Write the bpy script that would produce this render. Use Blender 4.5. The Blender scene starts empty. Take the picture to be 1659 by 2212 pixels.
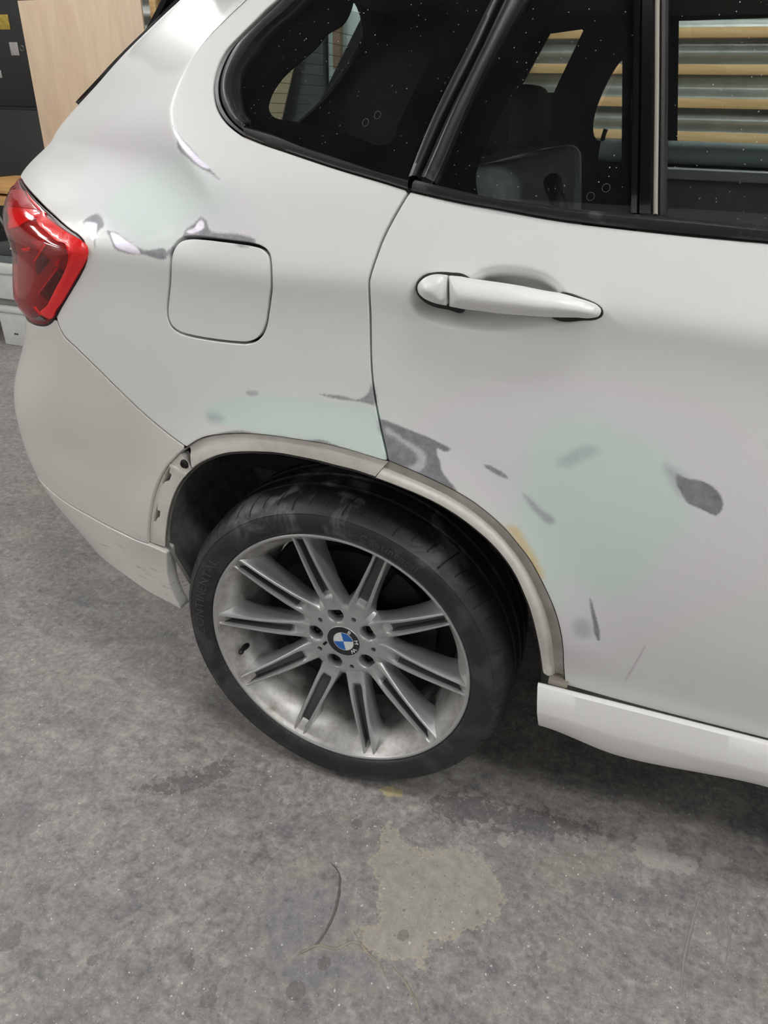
import bpy, bmesh, math, random, json
import numpy as np
from mathutils import Vector, Matrix
from mathutils.geometry import delaunay_2d_cdt

# ------------------------------------------------------------------ camera, world, lamps, exposure
C = bpy.context.scene.collection
SC = bpy.context.scene
cam = bpy.data.cameras.new('camera'); cam_ob = bpy.data.objects.new('camera', cam); C.objects.link(cam_ob)
cam.sensor_fit = 'VERTICAL'; cam.sensor_height = 24.0
cam.lens = 24.0 * 1540.0 / 2212.0
cam.clip_start = .02
_yaw, _pitch, _roll = -0.337345, 0.518050, 0.0224055
_f = Vector((math.sin(_yaw)*math.cos(_pitch), math.cos(_yaw)*math.cos(_pitch), -math.sin(_pitch)))
_r = _f.cross(Vector((0, 0, 1))).normalized(); _u = _r.cross(_f)
_r2 = _r*math.cos(_roll)+_u*math.sin(_roll); _u2 = -_r*math.sin(_roll)+_u*math.cos(_roll)
_m = Matrix((_r2, _u2, -_f)).transposed().to_4x4(); _m.translation = (0.420472, -0.938168, 1.224365)
cam_ob.matrix_world = _m
SC.camera = cam_ob
world = bpy.data.worlds.new('world'); SC.world = world; world.use_nodes = True
world.node_tree.nodes['Background'].inputs[0].default_value = (.8, .85, .9, 1)
world.node_tree.nodes['Background'].inputs[1].default_value = .02
SC.view_settings.view_transform = 'Standard'; SC.view_settings.look = 'None'
SC.view_settings.gamma = 1; SC.view_settings.use_curve_mapping = False
SC.view_settings.exposure = 0.0
SC.cycles.max_bounces = 10; SC.cycles.diffuse_bounces = 4; SC.cycles.transparent_max_bounces = 16
SC.cycles.sample_clamp_indirect = 6
LAMP_POWER = 46.5          # radiance of the fluorescent tubes
# (x, y, length, along) of the twin-tube fittings under the ceiling
FITTINGS = [(.9, -.62, 1.5, 0), (-3.1, -.5, 1.5, 1), (2.15, -1.5, 1.5, 0), (-3.4, -1.7, 1.5, 1), (1.2, 2.45, 1.5, 0), (-3.15, 1.95, 1.5, 1), (3.9, -1.7, 1.5, 0), (-4.6, -3.1, 1.5, 0)]  # last two fittings are added fill for the car's lower side
CEIL = 3.3
random.seed(7)
# ------------------------------------------------------------------ the side of the car as one smooth surface (u along, v up)
def spl(xs,ys):
    # natural cubic spline
    xs=np.array(xs,float);ys=np.array(ys,float);n=len(xs);h=np.diff(xs)
    A=np.zeros((n,n));b=np.zeros(n);A[0,0]=A[-1,-1]=1
    for i in range(1,n-1):
        A[i,i-1]=h[i-1];A[i,i]=2*(h[i-1]+h[i]);A[i,i+1]=h[i]
        b[i]=6*((ys[i+1]-ys[i])/h[i]-(ys[i]-ys[i-1])/h[i-1])
    M=np.linalg.solve(A,b)
    def f(x):
        x=np.asarray(x,float);xc=np.clip(x,xs[0],xs[-1]);i=np.clip(np.searchsorted(xs,xc)-1,0,n-2)
        a=(xs[i+1]-xc)/h[i];c=(xc-xs[i])/h[i]
        y=a*ys[i]+c*ys[i+1]+((a**3-a)*M[i]+(c**3-c)*M[i+1])*h[i]**2/6
        s0=(ys[1]-ys[0])/h[0]-h[0]*M[1]/6;s1=(ys[-1]-ys[-2])/h[-1]+h[-1]*M[-2]/6
        return y+np.where(x<xs[0],(x-xs[0])*s0,0)+np.where(x>xs[-1],(x-xs[-1])*s1,0)
    return f
def sst(t):
    t=np.clip(t,0,1);return t*t*(3-2*t)
U0,U1,V0,V1=-1.25,1.75,.20,1.62
DU=DV=.004
CZ=[.22,.34,.46,.60,.72,.84,.96,1.06,1.12,1.18,1.26,1.36,1.6]
SILH=[.986,.948,1.047,1.097,1.063,.982,.937,.976,1.129,1.106,.984,.856,.73]
CRU=spl([-1.3,-.4,-.06,.07,.38,.56,.8,1.8],[1.02,1.024,1.02,1.024,1.018,1.008,.99,.96])
PROF=spl([-.85,-.70,-.60,-.50,-.40,-.30,-.22,-.15,-.10,-.06,-.03],
         [-.115,-.080,-.059,-.038,-.0235,-.0155,-.0130,-.0125,-.0120,-.0098,-.0062])
GH=spl([1.60,1.45,1.30,1.20,1.14][::-1],[-.245,-.165,-.085,-.038,-.014][::-1])
CREASE=([1.0,1.14,1.18,1.21,1.24,1.29,1.34,1.62],[-.15,-.2,-.25,-.27,-.27,-.25,-.2,.05])
CRA=.36
def make(silh=SILH,extra=None):
    us=np.arange(U0,U1+1e-9,DU);vs=np.arange(V0,V1+1e-9,DV)
    s1=spl(CZ,silh)(vs);cu=spl(*CREASE)(vs)
    s=np.maximum(.5-us[::-1],0)            # ascending rearward
    fr=.5-us[::-1]
    V=vs[:,None];S=fr[None,:]
    L=.36+.0*V
    psi=np.where(S>0,.02*sst(S/.3)+.10*np.maximum(S-.05,0)+.0*V,0)
    psi=psi+.05*sst((V-1.10)/.2)*np.where(S>0,sst(S/.8),0)
    k=sst((V-1.02)/.14)
    sc=.5-cu[:,None]
    psi=psi+CRA*k*sst((S-sc+.009)/.022)
    full=1.40
    t=np.clip((S-s1[:,None])/L,0,1.6)
    psi=psi+(full-CRA*k*.55)*np.where(t<1,sst(t),1)
    X=np.zeros(psi.shape);Y=np.zeros(psi.shape)
    pm=(psi[:,1:]+psi[:,:-1])/2
    X=np.concatenate([np.zeros((len(vs),1)),-np.cumsum(np.cos(pm),1)*DU],1)+U1
    Y=np.concatenate([np.zeros((len(vs),1)),np.cumsum(np.sin(pm),1)*DU],1)
    # normalise X so that X=u in the straight part
    X=X[:,::-1];Y=Y[:,::-1];psi=psi[:,::-1]
    # profile
    zc=CRU(us)[None,:];d=V-zc
    up=-.26*np.maximum(d,0)-.35*np.maximum(d-.06,0)**2
    lo=np.where(d<-.03,PROF(d),PROF(-.03)*(-d/.03))
    fade=1-.45*sst((-.1-us)/.5)[None,:]
    lo=lo*np.where(d>-.25,fade+(1-fade)*sst((-d-.1)/.15),1)
    tuck=np.where(d<-.4,PROF(d)-PROF(-.4),0)
    lo=lo-tuck*.75*sst((-.12-us)/.25)[None,:]
    o=.052+np.where(d>0,up,lo)
    # soften the ridge
    from_=o.copy();n=int(3)
    for _ in range(2):
        from_[n:-n]=(np.add.reduce([from_[n+i:len(vs)-n+i] for i in range(-n,n+1)]))/(2*n+1)
    o=from_
    belt=o[int(round((1.14-V0)/DV))][None,:]
    g=sst((V-1.10)/.08)
    o=o*(1-g)+(belt+GH(V)-GH(1.14))*g
    # wheel-arch swelling
    r=np.hypot(us[None,:],V-.33)
    o=o+.010*np.exp(-((r-.43)/.055)**2)*sst((V-.40)/.1)
    if extra is not None:o=o+extra(us[None,:],V)
    c,sn=np.cos(psi),np.sin(psi)
    P=np.stack([X-o*sn,Y-o*c,V+0*X],-1)
    # corner leaves X,Y drift: fine
    dPu=np.gradient(P,DU,axis=1);dPv=np.gradient(P,DV,axis=0)
    N=np.cross(dPu,dPv);N/=np.linalg.norm(N,axis=-1,keepdims=True)
    return us,vs,P,N
class Surf:
    def __init__(s,*a,**k): s.us,s.vs,s.P,s.N=make(*a,**k)
    def _b(s,A,uv):
        uv=np.asarray(uv,float)
        x=np.clip((uv[...,0]-U0)/DU,0,len(s.us)-1.001);y=np.clip((uv[...,1]-V0)/DV,0,len(s.vs)-1.001)
        i=x.astype(int);j=y.astype(int);a=(x-i)[...,None];b=(y-j)[...,None]
        return (A[j,i]*(1-a)+A[j,i+1]*a)*(1-b)+(A[j+1,i]*(1-a)+A[j+1,i+1]*a)*b
    def pt(s,uv,off=0.):
        n=s._b(s.N,uv);n/=np.linalg.norm(n,axis=-1,keepdims=True)
        off=np.asarray(off,float)
        return s._b(s.P,uv)+n*off[...,None] if off.ndim else s._b(s.P,uv)+n*off
    def nm(s,uv):
        n=s._b(s.N,uv);return n/np.linalg.norm(n,axis=-1,keepdims=True)
# outlines measured on that surface, in metres
D = json.loads("""{"C":{"seam_top":[[0.1214,1.1329],[0.1149,1.1219],[0.1076,1.1083],[0.0996,1.0922],[0.0917,1.0734],[0.0851,1.0511],[0.0803,1.0326],[0.0783,1.0243]],"seam_low":[[0.0783,1.0243],[0.0782,1.0079],[0.0779,0.9762],[0.0776,0.9477],[0.078,0.9187],[0.0797,0.8933],[0.0844,0.8616],[0.0891,0.8396],[0.0969,0.8098],[0.1091,0.7713],[0.1101,0.7671]],"belt_low_quarter":[[-0.1275,1.1831],[-0.1058,1.1777],[-0.0712,1.1707],[-0.0294,1.1622],[0.0109,1.154],[0.0496,1.1469],[0.0873,1.1401],[0.1195,1.1336]],"belt_low_door":[[0.124,1.1328],[0.1805,1.1249],[0.2511,1.1177],[0.3047,1.1126],[0.381,1.1086],[0.4532,1.1059],[0.5354,1.104]],"belt_top_quarter":[[-0.1383,1.2012],[-0.0893,1.1902],[-0.0325,1.176],[0.0213,1.1653],[0.0727,1.154],[0.121,1.1459]],"belt_top_door":[[0.1285,1.1453],[0.178,1.1382],[0.2353,1.1304],[0.2811,1.1283],[0.3278,1.1252],[0.3877,1.1239],[0.4213,1.1235],[0.4729,1.1221],[0.5318,1.119]],"trim_outer":[[-0.1258,1.3445],[-0.1401,1.3344],[-0.1534,1.323],[-0.1669,1.3114],[-0.1805,1.2997],[-0.194,1.2867],[-0.2016,1.2722],[-0.2043,1.2588],[-0.2033,1.2442],[-0.1986,1.232],[-0.1921,1.2211],[-0.1819,1.2104],[-0.1689,1.2009],[-0.1512,1.1917],[-0.1363,1.1856],[-0.1275,1.1831]],"trim_inner":[[-0.0844,1.3432],[-0.0984,1.3309],[-0.1187,1.3175],[-0.1384,1.3003],[-0.1503,1.2839],[-0.1611,1.2697],[-0.1654,1.2589],[-0.1634,1.2445],[-0.158,1.2325],[-0.1483,1.2171],[-0.1363,1.2041],[-0.138,1.2015]],"pillar_left":[[0.1789,1.3356],[0.1615,1.2875],[0.1494,1.256],[0.1356,1.2167],[0.1264,1.1853],[0.1167,1.1477]],"pillar_mid":[[0.1893,1.3353],[0.1751,1.2897],[0.1625,1.2549],[0.1477,1.2146],[0.1374,1.182],[0.1278,1.1501]],"pillar_right":[[0.218,1.3346],[0.2056,1.3054],[0.1932,1.2724],[0.1801,1.234],[0.1689,1.1962],[0.1607,1.1673],[0.1524,1.1439]],"frit_door":[[0.256,1.3338],[0.2503,1.3194],[0.2375,1.2848],[0.2226,1.2404],[0.2143,1.2173],[0.2049,1.1914],[0.1997,1.17],[0.1994,1.1558],[0.2058,1.1358]],"divider_left":[[0.3453,1.3319],[0.3645,1.2423],[0.3877,1.1239]],"chrome_left":[[0.3689,1.3314],[0.3883,1.2427],[0.4122,1.1239]],"chrome_right":[[0.3749,1.3313],[0.3941,1.2427],[0.4181,1.1238]],"frit_div":[[0.3341,1.3321],[0.354,1.2422],[0.3781,1.1243]],"fuel_door":[[-0.2117,1.0526],[-0.1819,1.0546],[-0.1546,1.0545],[-0.1296,1.0541],[-0.1038,1.0533],[-0.0897,1.0515],[-0.0798,1.0477],[-0.0743,1.0422],[-0.0714,1.0326],[-0.0706,1.0162],[-0.0723,0.9998],[-0.0773,0.9824],[-0.0834,0.9624],[-0.0898,0.942],[-0.0975,0.9281],[-0.1092,0.9171],[-0.1251,0.9107],[-0.1462,0.9083],[-0.1747,0.9069],[-0.2039,0.9065],[-0.2329,0.9075],[-0.2518,0.9106],[-0.2641,0.9181],[-0.2687,0.9298],[-0.2679,0.9421],[-0.2607,0.9646],[-0.2503,0.9929],[-0.2426,1.0188],[-0.2394,1.0309],[-0.2323,1.0428],[-0.2229,1.0497]],"arch_outer_quarter":[[-0.2638,0.7107],[-0.2517,0.72],[-0.2374,0.7297],[-0.2197,0.739],[-0.1851,0.7508],[-0.1405,0.7615],[-0.1133,0.7658],[-0.0758,0.7695],[-0.0307,0.7721],[0.0065,0.7736],[0.0408,0.7724],[0.074,0.7691],[0.0983,0.7664],[0.1102,0.7657]],"arch_outer_door":[[0.1108,0.7666],[0.1304,0.7622],[0.1541,0.7564],[0.1854,0.7477],[0.2101,0.7396],[0.2393,0.7273],[0.2681,0.71],[0.2922,0.6914],[0.3132,0.6698],[0.3327,0.6473],[0.3494,0.6213],[0.3646,0.5939],[0.3784,0.5647],[0.3917,0.5262],[0.4007,0.485],[0.4059,0.4397],[0.4141,0.3851]],"arch_inner_quarter":[[-0.2634,0.6668],[-0.2459,0.6807],[-0.2266,0.6931],[-0.2039,0.706],[-0.1819,0.7155],[-0.151,0.7243],[-0.1214,0.7304],[-0.0835,0.7359],[-0.0466,0.7371],[-0.0086,0.7371],[0.0182,0.7356],[0.0527,0.7345],[0.0862,0.7306]],"arch_inner_door":[[0.0878,0.7303],[0.1195,0.7252],[0.1523,0.7189],[0.1846,0.7102],[0.2139,0.6986],[0.2435,0.682],[0.2703,0.6631],[0.2931,0.6406],[0.3133,0.6119],[0.3282,0.5806],[0.3417,0.5462],[0.3543,0.5009],[0.3651,0.4517],[0.3753,0.3964]],"arch_outer_bumper":[[-0.2856,0.6924],[-0.3119,0.6664],[-0.3306,0.6437],[-0.348,0.6182],[-0.3631,0.5902],[-0.3788,0.5503],[-0.3918,0.5114],[-0.4032,0.4683]],"arch_inner_bumper":[[-0.2649,0.665],[-0.2829,0.6472],[-0.3012,0.6257],[-0.321,0.5952],[-0.3369,0.5627],[-0.3504,0.527],[-0.363,0.488],[-0.3695,0.4657]],"seam_bumper":[[-0.5121,0.9004],[-0.5102,0.8849],[-0.5057,0.8721],[-0.4778,0.848],[-0.437,0.8163],[-0.4017,0.7883],[-0.3595,0.7573],[-0.3289,0.7383],[-0.2966,0.7222],[-0.2638,0.7107]],"bumper_arch":[[-0.2638,0.7107],[-0.2856,0.6924]],"valance_top":[[-0.4037,0.4669],[-0.4554,0.467],[-0.5113,0.4731],[-0.5641,0.4845],[-0.6168,0.4968],[-0.6647,0.5104]],"valance_top_right":[[-0.4037,0.4669],[-0.384,0.462],[-0.3631,0.4569]],"valance_side":[[-0.3635,0.4556],[-0.3758,0.3898],[-0.3715,0.3516],[-0.3565,0.3127]],"valance_low":[[-0.3565,0.3127],[-0.3905,0.3197],[-0.4423,0.3304],[-0.4929,0.3495],[-0.549,0.3675],[-0.598,0.38],[-0.622,0.4102],[-0.6529,0.4361]],"light_right":[[-0.6842,1.0938],[-0.6271,1.0857],[-0.5734,1.0762],[-0.5324,1.0673],[-0.4991,1.0593],[-0.4698,1.0508],[-0.4449,1.0434],[-0.4228,1.0368],[-0.4122,1.0307],[-0.4072,1.0209],[-0.4089,1.0114],[-0.4196,0.9956],[-0.4369,0.9773],[-0.4643,0.9502],[-0.4918,0.9222],[-0.5095,0.9032],[-0.5271,0.8883],[-0.5432,0.8798],[-0.5621,0.8753],[-0.5807,0.8729]],"hatch":[[-0.4497,1.3613],[-0.502,1.3395],[-0.5436,1.3063],[-0.5754,1.2547],[-0.6237,1.2168],[-0.7172,1.17]],"door_bottom":[[0.4142,0.3839],[0.4761,0.383],[0.7259,0.3876]],"clear_quarter":[[-0.0252,1.3197],[-0.0457,1.3092],[-0.0555,1.2968],[-0.0766,1.2798],[-0.1009,1.2598],[-0.1128,1.2397],[-0.1133,1.2234],[-0.1098,1.2191],[-0.0668,1.2092],[-0.0461,1.2064],[-0.0204,1.2018],[0.0292,1.1932],[0.0699,1.1862],[0.0806,1.1902],[0.0856,1.2076],[0.0976,1.2439],[0.1141,1.2884],[0.1265,1.3302]],"clip_a":[[-0.3221,0.6498],[-0.3333,0.6367],[-0.3356,0.6309],[-0.3419,0.621],[-0.3386,0.6215],[-0.3347,0.6265],[-0.3275,0.6287],[-0.3216,0.6399],[-0.3248,0.6411]],"clip_b":[[-0.3658,0.5608],[-0.3741,0.5448],[-0.3802,0.529],[-0.3754,0.5304],[-0.3715,0.5378],[-0.3672,0.5389],[-0.364,0.5503],[-0.3686,0.5511]],"screw":[[-0.2778,0.6743],[-0.2716,0.6758]],"rib":[[-0.3106,0.6672],[-0.2927,0.6613],[-0.2756,0.6553]],"stamp_a":[[0.3406,1.1398],[0.3432,1.1399]],"stamp_b":[[0.3561,1.1495],[0.3587,1.1497]],"stamp_c":[[0.0423,1.208],[0.0455,1.2081]],"stamp_d":[[0.0572,1.2166],[0.0598,1.2166]]},"L":{"light_pipe":[[-0.52,1.0602],[-0.5003,1.0539],[-0.4685,1.0456],[-0.437,1.0377],[-0.4123,1.031],[-0.403,1.0237],[-0.4036,1.0156],[-0.4146,1.0008],[-0.432,0.9837],[-0.4566,0.9596],[-0.4838,0.9316],[-0.5023,0.9142],[-0.5242,0.8956],[-0.5344,0.9023],[-0.5137,0.9208],[-0.4986,0.9377],[-0.4785,0.9594],[-0.4613,0.9773],[-0.442,1.0006],[-0.4348,1.0153],[-0.4378,1.0232],[-0.4554,1.0265],[-0.4793,1.0348],[-0.5067,1.0439],[-0.5135,1.0476]],"upper_strip":[[-0.6178,1.0832],[-0.5869,1.0774],[-0.5431,1.0682],[-0.5101,1.0598],[-0.5194,1.0592],[-0.5353,1.0625],[-0.5634,1.0691],[-0.5963,1.0768]],"upper_panel":[[-0.6232,1.0829],[-0.5327,1.0616],[-0.6036,1.0571],[-0.6583,1.0583],[-0.7102,1.0718]],"middle_panel":[[-0.634,1.0549],[-0.5333,1.0613],[-0.5138,1.0552],[-0.526,1.0467],[-0.5438,1.035],[-0.5979,1.027],[-0.5793,1.0417]],"facet_a":[[-0.5075,1.0229],[-0.4786,1.0267],[-0.4904,1.0108]],"facet_b":[[-0.5148,0.9869],[-0.4913,1.0087],[-0.4778,1.0002],[-0.5151,0.9699]],"facet_c":[[-0.4687,0.9959],[-0.453,1.0067],[-0.4649,0.9894]],"facet_d":[[-0.4645,0.988],[-0.4564,0.9835],[-0.5092,0.9288],[-0.5218,0.9392]],"facet_e":[[-0.5423,1.0083],[-0.5153,1.0148],[-0.5187,1.008],[-0.541,1.0032]],"ridge_a":[[-0.4677,0.989],[-0.4648,0.9873],[-0.5224,0.9377],[-0.5264,0.9383]],"ridge_b":[[-0.4806,1.0231],[-0.4771,1.0224],[-0.5135,0.99],[-0.5168,0.9901]],"clear_corner":[[-0.5689,0.9096],[-0.5634,0.8876],[-0.5325,0.8895],[-0.5387,0.8963],[-0.552,0.9042]],"reflector":[[-0.5478,0.9124],[-0.5414,0.9138],[-0.5355,0.8992],[-0.5402,0.8981]]},"H":{"handle_cap":[[0.187,1.041],[0.1761,1.0412],[0.1629,1.0382],[0.155,1.0333],[0.1497,1.0258],[0.1509,1.0188],[0.157,1.0134],[0.1683,1.0091],[0.1898,1.0063]],"handle_grip":[[0.189,1.0409],[0.2043,1.0411],[0.2176,1.0399],[0.2451,1.039],[0.2767,1.0374],[0.3079,1.0345],[0.3291,1.0334],[0.3459,1.0305],[0.3612,1.0275],[0.3705,1.0244],[0.3763,1.019],[0.3754,1.0142],[0.3685,1.0114],[0.3495,1.0098],[0.3227,1.0073],[0.2888,1.0056],[0.257,1.0046],[0.2243,1.0049],[0.2126,1.0048],[0.1923,1.0061]],"gasket_rear":[[0.2137,1.0408],[0.2066,1.0443],[0.1899,1.045],[0.1698,1.0435],[0.155,1.0389],[0.1464,1.0307],[0.1439,1.0225],[0.1462,1.0137],[0.1549,1.0054],[0.1672,1.0],[0.1863,0.998],[0.2103,0.9983],[0.211,1.0015]],"gasket_front":[[0.3272,1.0346],[0.3369,1.0348],[0.3524,1.0312],[0.3679,1.0269],[0.3778,1.0206],[0.3793,1.0132],[0.3739,1.008],[0.3566,1.004],[0.3296,1.0003],[0.3209,1.0025]],"recess":[[0.1373,1.0202],[0.1483,1.037],[0.1767,1.0427],[0.2134,1.043],[0.2251,1.0514],[0.2405,1.0563],[0.2638,1.0588],[0.2873,1.0579],[0.3079,1.0535],[0.3222,1.0455],[0.3353,1.0353],[0.3556,1.0301],[0.3747,1.0218],[0.379,1.0132],[0.357,1.0012],[0.3198,0.9912],[0.2968,0.9835],[0.273,0.9781],[0.24,0.9745],[0.1972,0.9742],[0.1619,0.9784],[0.1422,0.9859],[0.1325,0.9977],[0.1338,1.0115]]},"M":{"clear_gloss":["gloss",0.00766,0.9,[[-0.5095,1.2978],[-0.4772,1.3254],[-0.4356,1.3598],[-0.1796,1.3445],[-0.2369,1.3413],[-0.2569,1.2976],[-0.2801,1.2636],[-0.3241,1.2584],[-0.4251,1.2785]]],"filler_door":["filler",0.02497,1,[[0.3273,0.8626],[0.3573,0.8839],[0.3979,0.8841],[0.4343,0.871],[0.4692,0.8642],[0.5037,0.8315],[0.516,0.8004],[0.534,0.7696],[0.5346,0.741],[0.5168,0.7144],[0.5072,0.6726],[0.4851,0.6241],[0.4565,0.6024],[0.4229,0.6069],[0.3949,0.6178],[0.3876,0.5725],[0.3636,0.6029],[0.3222,0.6689],[0.3038,0.7116],[0.3052,0.7568],[0.3068,0.8007],[0.309,0.8359]]],"filler_upper":["filler",0.01938,0.75,[[-0.2743,1.1501],[-0.2234,1.1611],[-0.2025,1.1522],[-0.1772,1.1337],[-0.152,1.1252],[-0.1423,1.108],[-0.154,1.0913],[-0.184,1.0845],[-0.2077,1.0683],[-0.2271,1.0545],[-0.2399,1.037],[-0.269,1.0281],[-0.3088,1.0354],[-0.3537,1.0486],[-0.3877,1.0605],[-0.4023,1.0843],[-0.3894,1.1108],[-0.3415,1.1334]]],"filler_lower":["filler",0.00684,1,[[-0.2203,0.7867],[-0.181,0.812],[-0.1099,0.8313],[-0.0357,0.8403],[0.0189,0.8423],[0.0785,0.8452],[0.1007,0.8335],[0.1094,0.8068],[0.12,0.7587],[0.0369,0.7747],[-0.0345,0.7736],[-0.1106,0.7677],[-0.1464,0.7704],[-0.193,0.7685],[-0.2168,0.7715]]],"primer_door":["primer",0.04654,1,[[0.1511,0.8211],[0.2753,0.9157],[0.4456,0.9286],[0.5581,0.8976],[0.5992,0.8555],[0.642,0.6929],[0.5703,0.6057],[0.4637,0.4688],[0.4098,0.4346],[0.3722,0.5871],[0.2982,0.703],[0.2255,0.7561],[0.1549,0.7723]]],"primer_upper":["primer",0.03155,1,[[-0.4615,1.1985],[-0.304,1.211],[-0.2672,1.1854],[-0.1925,1.1452],[-0.1101,1.1039],[-0.0921,1.0705],[-0.1514,1.06],[-0.234,1.053],[-0.3012,1.0292],[-0.3922,1.0526],[-0.4851,1.1013],[-0.5364,1.159]]],"scratch_a":["bright",0.00049,0.8,[[0.5178,0.5274],[0.5207,0.5264],[0.5066,0.4351],[0.503,0.4349]]],"scratch_b":["bright",0.00074,0.8,[[0.4326,0.4438],[0.4353,0.445],[0.4428,0.4373],[0.441,0.4338]]],"metal_a":["metal",0.00174,1,[[0.0929,0.8287],[0.1133,0.8261],[0.1337,0.8219],[0.1569,0.8168],[0.1799,0.8109],[0.203,0.8005],[0.1929,0.7964],[0.1836,0.8009],[0.1838,0.7901],[0.1898,0.7804],[0.1916,0.7699],[0.201,0.7576],[0.2158,0.743],[0.2197,0.7342],[0.2138,0.7331],[0.1545,0.7507],[0.1306,0.7574],[0.1123,0.7603],[0.1034,0.7869]]],"metal_a_pale":["pale",0.00419,0.9,[[0.1029,0.8174],[0.1188,0.8125],[0.1348,0.8045],[0.157,0.7946],[0.1683,0.7859],[0.1667,0.7702],[0.1571,0.7576],[0.1428,0.7628],[0.1556,0.7745],[0.1532,0.7848],[0.1355,0.7955],[0.1177,0.8047],[0.1033,0.8098]]],"metal_b":["metal",0.00204,0.9,[[0.2527,0.7875],[0.2686,0.786],[0.2891,0.7724],[0.2821,0.773],[0.2677,0.777]]],"metal_c":["smear",0.00481,0.55,[[0.3125,0.7534],[0.3204,0.7494],[0.3385,0.7352],[0.3605,0.7168],[0.3577,0.7132],[0.3357,0.7249],[0.3207,0.74]]],"metal_d":["smear",0.00691,0.32,[[0.3524,0.8072],[0.3657,0.828],[0.3921,0.8417],[0.402,0.8382],[0.383,0.8186],[0.3624,0.8055]]],"metal_e":["metal",0.00179,1,[[0.5007,0.8218],[0.5103,0.8183],[0.5325,0.8179],[0.5494,0.8106],[0.5602,0.7989],[0.5645,0.7809],[0.5594,0.7723],[0.5489,0.7748],[0.5343,0.7799],[0.5249,0.7821],[0.5131,0.7947],[0.5028,0.8116]]],"metal_e_fade":["smear",0.00836,0.45,[[0.4852,0.832],[0.4996,0.8268],[0.5205,0.8123],[0.5277,0.7895],[0.5137,0.7921],[0.4964,0.8103]]],"metal_f":["metal",0.00194,1,[[0.4271,0.5972],[0.4402,0.5659],[0.4521,0.5265],[0.4528,0.5145],[0.4458,0.5249],[0.4388,0.5504],[0.4307,0.5783]]],"metal_g":["smear",0.00943,0.42,[[0.4127,0.5484],[0.425,0.5567],[0.4365,0.5423],[0.4359,0.5186],[0.4224,0.5175],[0.4121,0.533]]],"yellow":["yellow",0.0064,0.9,[[0.2945,0.6969],[0.3074,0.6993],[0.3259,0.6768],[0.3451,0.6489],[0.3568,0.6184],[0.3469,0.6231],[0.3259,0.6548],[0.304,0.6835]]],"metal_q1":["metal",0.00165,1,[[-0.2629,1.1955],[-0.2439,1.1822],[-0.22,1.1672],[-0.1877,1.147],[-0.1618,1.1296],[-0.1748,1.1358],[-0.2001,1.144],[-0.2239,1.156],[-0.2418,1.1652],[-0.2489,1.18]]],"bright_q1":["bright",0.00132,1,[[-0.2581,1.1907],[-0.2399,1.1783],[-0.213,1.1616],[-0.1827,1.1423],[-0.1925,1.1438],[-0.2148,1.1546],[-0.2404,1.1713]]],"metal_q2":["metal",0.00249,1,[[-0.427,1.0566],[-0.4191,1.064],[-0.4051,1.0685],[-0.3846,1.0611],[-0.3782,1.054],[-0.3867,1.0482],[-0.3884,1.0417],[-0.3869,1.0233],[-0.3911,1.033],[-0.4074,1.0487]]],"bright_q2":["bright",0.00143,1,[[-0.4235,1.0558],[-0.4066,1.0577],[-0.3941,1.0559],[-0.3902,1.0458],[-0.3886,1.0375],[-0.3915,1.0351],[-0.4074,1.0487]]],"metal_q3":["metal",0.00217,1,[[-0.3706,1.0494],[-0.3542,1.0496],[-0.3289,1.0422],[-0.2931,1.0303],[-0.2484,1.0299],[-0.2484,1.0264],[-0.2933,1.0233],[-0.3302,1.0231],[-0.3488,1.0273],[-0.3574,1.0378]]],"bright_q3":["bright",0.00145,1,[[-0.3614,1.0474],[-0.3497,1.0468],[-0.3284,1.0402],[-0.3022,1.03],[-0.2977,1.0262],[-0.33,1.0258],[-0.3457,1.0298],[-0.3554,1.0401]]],"metal_q4":["metal",0.00232,1,[[-0.2188,1.0603],[-0.2004,1.073],[-0.1886,1.081],[-0.1776,1.0769],[-0.1715,1.0652],[-0.1579,1.0638],[-0.1307,1.0647],[-0.0962,1.0577],[-0.106,1.0515],[-0.1506,1.0559],[-0.2061,1.0522],[-0.2235,1.0497]]],"bright_q4":["bright",0.00141,1,[[-0.2152,1.0602],[-0.1999,1.0669],[-0.1944,1.0745],[-0.1837,1.077],[-0.1825,1.0684],[-0.1951,1.0618],[-0.2127,1.0592]]],"metal_q5":["metal",0.00176,0.9,[[-0.2513,1.0275],[-0.2414,1.0379],[-0.2305,1.046],[-0.2354,1.0353],[-0.2441,1.0249]]],"metal_l1":["smear",0.01013,0.4,[[-0.2133,0.7801],[-0.1969,0.7849],[-0.1785,0.7792],[-0.193,0.7701],[-0.2121,0.7701]]],"metal_l3":["metal",0.00214,0.85,[[-0.0042,0.8499],[0.0264,0.8535],[0.0637,0.8547],[0.0759,0.8672],[0.0801,0.8824],[0.0872,0.8488],[0.0638,0.8498],[0.0264,0.8478]]],"metal_l2":["smear",0.00236,0.5,[[-0.1355,0.8307],[-0.1097,0.8343],[-0.1141,0.8306],[-0.1314,0.8276]]],"metal_l4":["metal",0.00242,0.9,[[-0.2262,0.7374],[-0.1935,0.7512],[-0.1624,0.7623],[-0.1424,0.7671],[-0.1142,0.7678],[-0.0758,0.7717],[-0.0307,0.7739],[0.0057,0.7753],[0.0057,0.7687],[-0.0397,0.7663],[-0.0945,0.7637],[-0.1426,0.7581],[-0.1728,0.7526],[-0.2043,0.744]]],"metal_l5":["metal",0.00186,0.8,[[-0.0103,0.7735],[0.0408,0.7743],[0.0739,0.7709],[0.0967,0.7677],[0.113,0.762],[0.0906,0.7592],[0.041,0.7674],[-0.0103,0.7672]]]}}""")
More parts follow.
